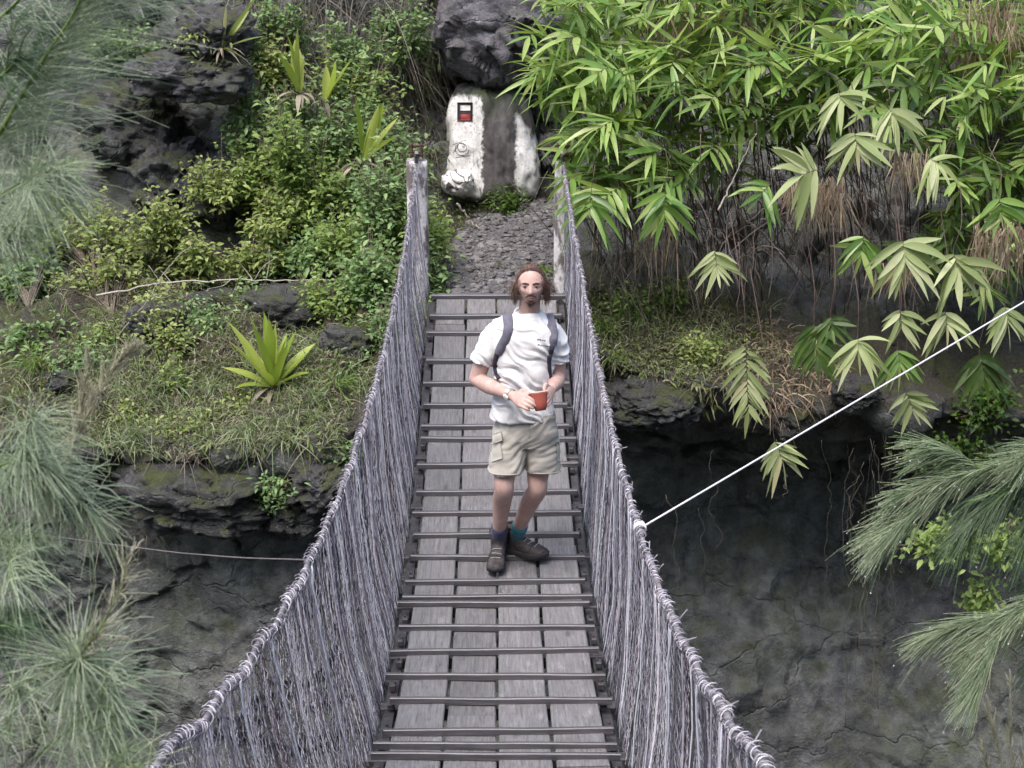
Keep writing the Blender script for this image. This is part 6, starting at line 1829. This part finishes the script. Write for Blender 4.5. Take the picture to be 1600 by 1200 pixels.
# socks and boots
def boot(ankle, knee, toe_dir, ground, sock_mat, pitch, lift):
    f_ = norm(np.array([toe_dir[0], toe_dir[1], 0.0])); s_ = np.array([-f_[1], f_[0], 0])
    Rm = lambda a_, b_, c_: (a_, b_, c_)
    o = np.array([ankle[0], ankle[1], ground + lift])
    cp, sp_ = math.cos(pitch), math.sin(pitch)

    def W(a_, b_, c_):     # forward, side, up in boot space
        return o + f_ * (a_ * cp - c_ * sp_) + s_ * b_ + UPZ * (a_ * sp_ + c_ * cp)
    fw = W(1, 0, 0) - W(0, 0, 0); up_ = W(0, 0, 1) - W(0, 0, 0)
    mb = MB()
    # foot part: cross sections from heel to toe
    rings = []
    for a_, hw_, h_, c0 in ((-.088, .020, .020, .050), (-.080, .034, .040, .052), (-.05, .041, .055, .062), (0, .043, .062, .066), (.05, .044, .050, .056), (.10, .049, .038, .046), (.145, .050, .031, .041), (.18, .042, .027, .038), (.198, .024, .018, .034)):
        rings.append((W(a_, 0, c0), s_ * hw_, up_ * h_))
    ring_loft(mb, rings, 24, 2.3)
    # shaft
    rr_ = []
    for c_, hw_, hd, a_ in ((.07, .044, .058, -.012), (.11, .046, .058, -.016), (.145, .048, .057, -.018), (.165, .050, .058, -.018)):
        base_ = W(a_, 0, c_); rr_.append((base_, s_ * hw_, fw * hd))
    ring_loft(mb, rr_, 24, 2.1)

    def scuff(co, no): return co + no * (0.0035 * fbm(co * 30, 3))[:, None]
    bt = fuse(mb, 'boot', M_boot, person, 0.006, 4, scuff)
    # sole with tread
    mb = MB()
    out = [(-.092, .0), (-.085, .030), (-.05, .042), (0, .041), (.05, .043), (.10, .051), (.145, .053), (.182, .044), (.206, .018)]
    oc = [(a_, b_) for a_, b_ in out] + [(a_, -b_) for a_, b_ in out[::-1]]
    oc = smooth_line([W(a_, b_, 0) for a_, b_ in oc], 70)
    cen = W(.05, 0, 0)
    lv = []
    for c_, k_ in ((.0, .96), (.004, 1.0), (.024, 1.02), (.030, .98)):
        lv.append(cen + (oc - cen) * k_ + up_ * c_ + up_ * 0.018 * np.clip(((oc - o) @ f_ - .13) / .07, 0, 1)[:, None] * 1.0)
    lv = np.array(lv); i = np.arange(280).reshape(4, 70)
    q = np.stack([i[:-1], np.roll(i[:-1], -1, 1), np.roll(i[1:], -1, 1), i[1:]], -1).reshape(-1, 4)
    t_ = []
    for k_ in range(1, 69): t_.append([0, k_ + 1, k_]); t_.append([210, 210 + k_, 210 + k_ + 1])
    mb.add(lv, q, t_); so_ = mb.obj('sole', M_sole, None)
    so_.parent = bt
    # toe rand, heel cup and ankle seam standing proud of the leather
    BVb = bvh_of(bt)
    for nm_, path in (('toe_cap', [(.105, b_, .030 + .05 * max(0, 1 - (b_ / .05) ** 2)) for b_ in np.linspace(-.052, .052, 15)]), ('seam', [(-.02, sd_ * .05, c_) for sd_ in (1,) for c_ in np.linspace(.04, .15, 10)]), ('seam', [(-.02, -.05, c_) for c_ in np.linspace(.04, .15, 10)])):
        row = []
        for a_, b_, c_ in path:
            tgt = W(a_, b_ * .3, .05 if nm_ == 'toe_cap' else c_); st = W(a_ + (.03 if nm_ == 'toe_cap' else 0), b_ * 2.4, c_ * 2.0 if nm_ == 'toe_cap' else c_)
            dr = norm(tgt - st); h = BVb.ray_cast(Vector(st), Vector(dr))
            if h[0] is not None: row.append(np.array(h[0]))
        if len(row) > 4:
            mb = MB(); tubes(mb, np.array(row), .0034, 6); so2 = mb.obj(nm_, M_sole, None); so2.parent = bt
    # laces up the front
    mb = MB(); BV = bvh_of(bt)
    for k_, (a_, c_) in enumerate(((.135, .11), (.105, .13), (.078, .15), (.060, .17), (.052, .19), (.050, .21))):
        row = []
        for b_ in np.linspace(-.032, .032, 9):
            st = W(a_ + .08, b_, c_ + .10); dr = norm(W(a_ - .05 - (.03 if k_ > 2 else 0), b_ * .9, c_ - .11 if k_ < 3 else c_ - .06) - st)
            h = BV.ray_cast(Vector(st), Vector(dr))
            if h[0] is not None: row.append(np.array(h[0]) - dr * .003 + fw * b_ * .12 * (1 if k_ % 2 else -1))
        if len(row) > 4: tubes(mb, np.array(row), .0030, 6)
    if mb.n:
        lo = mb.obj('laces', M_lace, None); lo.parent = bt
    # padded collar and sock
    mb = MB(); a_ = np.linspace(0, 2 * PI, 40)
    tubes(mb, W(-.018, 0, .168) + np.outer(np.cos(a_), fw * .056) + np.outer(np.sin(a_), s_ * .047), .0095, 8); cl = mb.obj('boot_collar', M_boot, None)
    cl.parent = bt
    mb = MB(); b0 = W(-.015, 0, .15); top = ankle + norm(knee - ankle) * .112 + np.array([0, -.002, 0])
    ax_ = norm(knee - ankle); sx2 = norm(np.cross(ax_, Y1)); sy2 = np.cross(sx2, ax_)
    ring_loft(mb, [(ankle + ax_ * h_ + [0, 0.002, 0], sx2 * r_, sy2 * (r_ + .002)) for h_, r_ in ((-.05, .043), (.0, .0455), (.05, .0470), (.092, .0475), (.100, .0445))], 24)
    mb.obj('sock', sock_mat, person)


boot(an_l + [0, .004, 0], kn_l, (-.12, -1), float(deckz(an_l[1])), M_navy, -0.06, 0.016)
boot(an_r, kn_r, (.86, -.50), float(deckz(an_r[1])), M_teal, 0.0, 0.034)

# wristwatch
mb = MB(); ax = norm(wr_l - el_l); p = wr_l - ax * .022; u_ = norm(np.cross(ax, UPZ)); v_ = np.cross(u_, ax); a_ = np.linspace(0, 2 * PI, 36)
for o_ in (-.007, 0, .007): tubes(mb, p + ax * o_ + np.outer(np.cos(a_), u_ * .0300) + np.outer(np.sin(a_), v_ * .0285), .0042, 8)
wt = mb.obj('watch', M_steel, person)
mb = MB(); n_ = norm(np.array([-.45, -.75, -.35])); n_ = norm(n_ - ax * (ax @ n_)); c = p + n_ * .031; s2 = np.cross(n_, ax)
ring_loft(mb, [(c - n_ * .004, ax * .019, s2 * .019), (c + n_ * .004, ax * .019, s2 * .019), (c + n_ * .006, ax * .015, s2 * .015)], 24)
wf = mb.obj('watch_face', mat_plain('watch_dial', (0.75, 0.75, 0.73), .3, .1), None); wf.parent = wt

# the small cup held in both hands: a thing of its own
cup = thing('cup', 'small orange red cup with a pale inside held in the hands of the walking man', 'cup', cup_c)
u_ = norm(np.cross(cup_ax, Y1)); v_ = np.cross(cup_ax, u_)
mb = MB(); pr = [(-.056, .024), (-.053, .029), (-.030, .037), (.0, .042), (.034, .046), (.040, .047), (.047, .051), (.040, .0485), (.0, .043), (-.045, .034), (-.05, .004)]
ring_loft(mb, [(cup_c + cup_ax * h_, u_ * r_, v_ * r_) for h_, r_ in pr[:6]], 32, 2.6); mb.obj('cup_body', M_cup, cup)
mb = MB(); ring_loft(mb, [(cup_c + cup_ax * .0412, u_ * .042, v_ * .042), (cup_c + cup_ax * .045, u_ * .036, v_ * .036)], 32, 2.6); mb.obj('cup_lid', M_cream, cup)

# backpack
pk = thing('backpack', 'dark backpack with grey padded shoulder straps worn by the walking man', 'backpack', J(822, 560, .22))
mb = MB(); c = J(822, 560, .235)
ring_loft(mb, [(c + [0, 0, -.24], X1 * .11, Y1 * .05), (c + [0, 0, -.22], X1 * .14, Y1 * .085), (c, X1 * .150, Y1 * .105), (c + [0, 0, .14], X1 * .135, Y1 * .09), (c + [0, 0, .19], X1 * .09, Y1 * .05)], 32, 3.0)
mb.obj('pack_body', M_pack, pk)


def strap(pix, hw, mat, name, off, th=.009):
    line = smooth_line([(x_, y_) for x_, y_ in pix], 36); P = []
    for x_, y_ in line:
        p = onshirt(x_, y_, off)
        if p is None: continue
        P.append(p)
    P = np.array(P); P = blur(P, 0, 5)
    T = norm(np.gradient(P, axis=0)); N = norm(np.broadcast_to(np.array([0, -1.0, .35]), T.shape)); S = norm(np.cross(T, N)); N = np.cross(S, T)
    n = len(P); w_ = np.linspace(hw[0], hw[1], n)[:, None]
    V = np.stack([P - S * w_ - N * th, P - S * w_ * .85 + N * th * .6, P + N * th, P + S * w_ * .85 + N * th * .6, P + S * w_ - N * th], 1)
    i = np.arange(n * 5).reshape(n, 5); mb = MB()
    mb.add(V, np.stack([i[:-1], i[1:], np.roll(i[1:], -1, 1), np.roll(i[:-1], -1, 1)], -1))
    o = mb.obj(name, mat, None); o.parent = pk; o.matrix_parent_inverse = Matrix.Translation(-Vector(pk.location)); return o


strap([(789, 482), (793, 494), (795, 508), (792, 525), (784, 540), (778, 553)], (.030, .024), M_strap, 'shoulder_strap', .008)
strap([(778, 551), (775, 563), (775, 578), (780, 592)], (.019, .013), M_web, 'strap_webbing', .006)
strap([(853, 485), (858, 498), (863, 512), (865, 526), (864, 540)], (.030, .022), M_strap, 'shoulder_strap', .008)
strap([(864, 538), (860, 552), (858, 566), (860, 590)], (.016, .011), M_web, 'strap_webbing', .006)
bpy.context.view_layer.update()
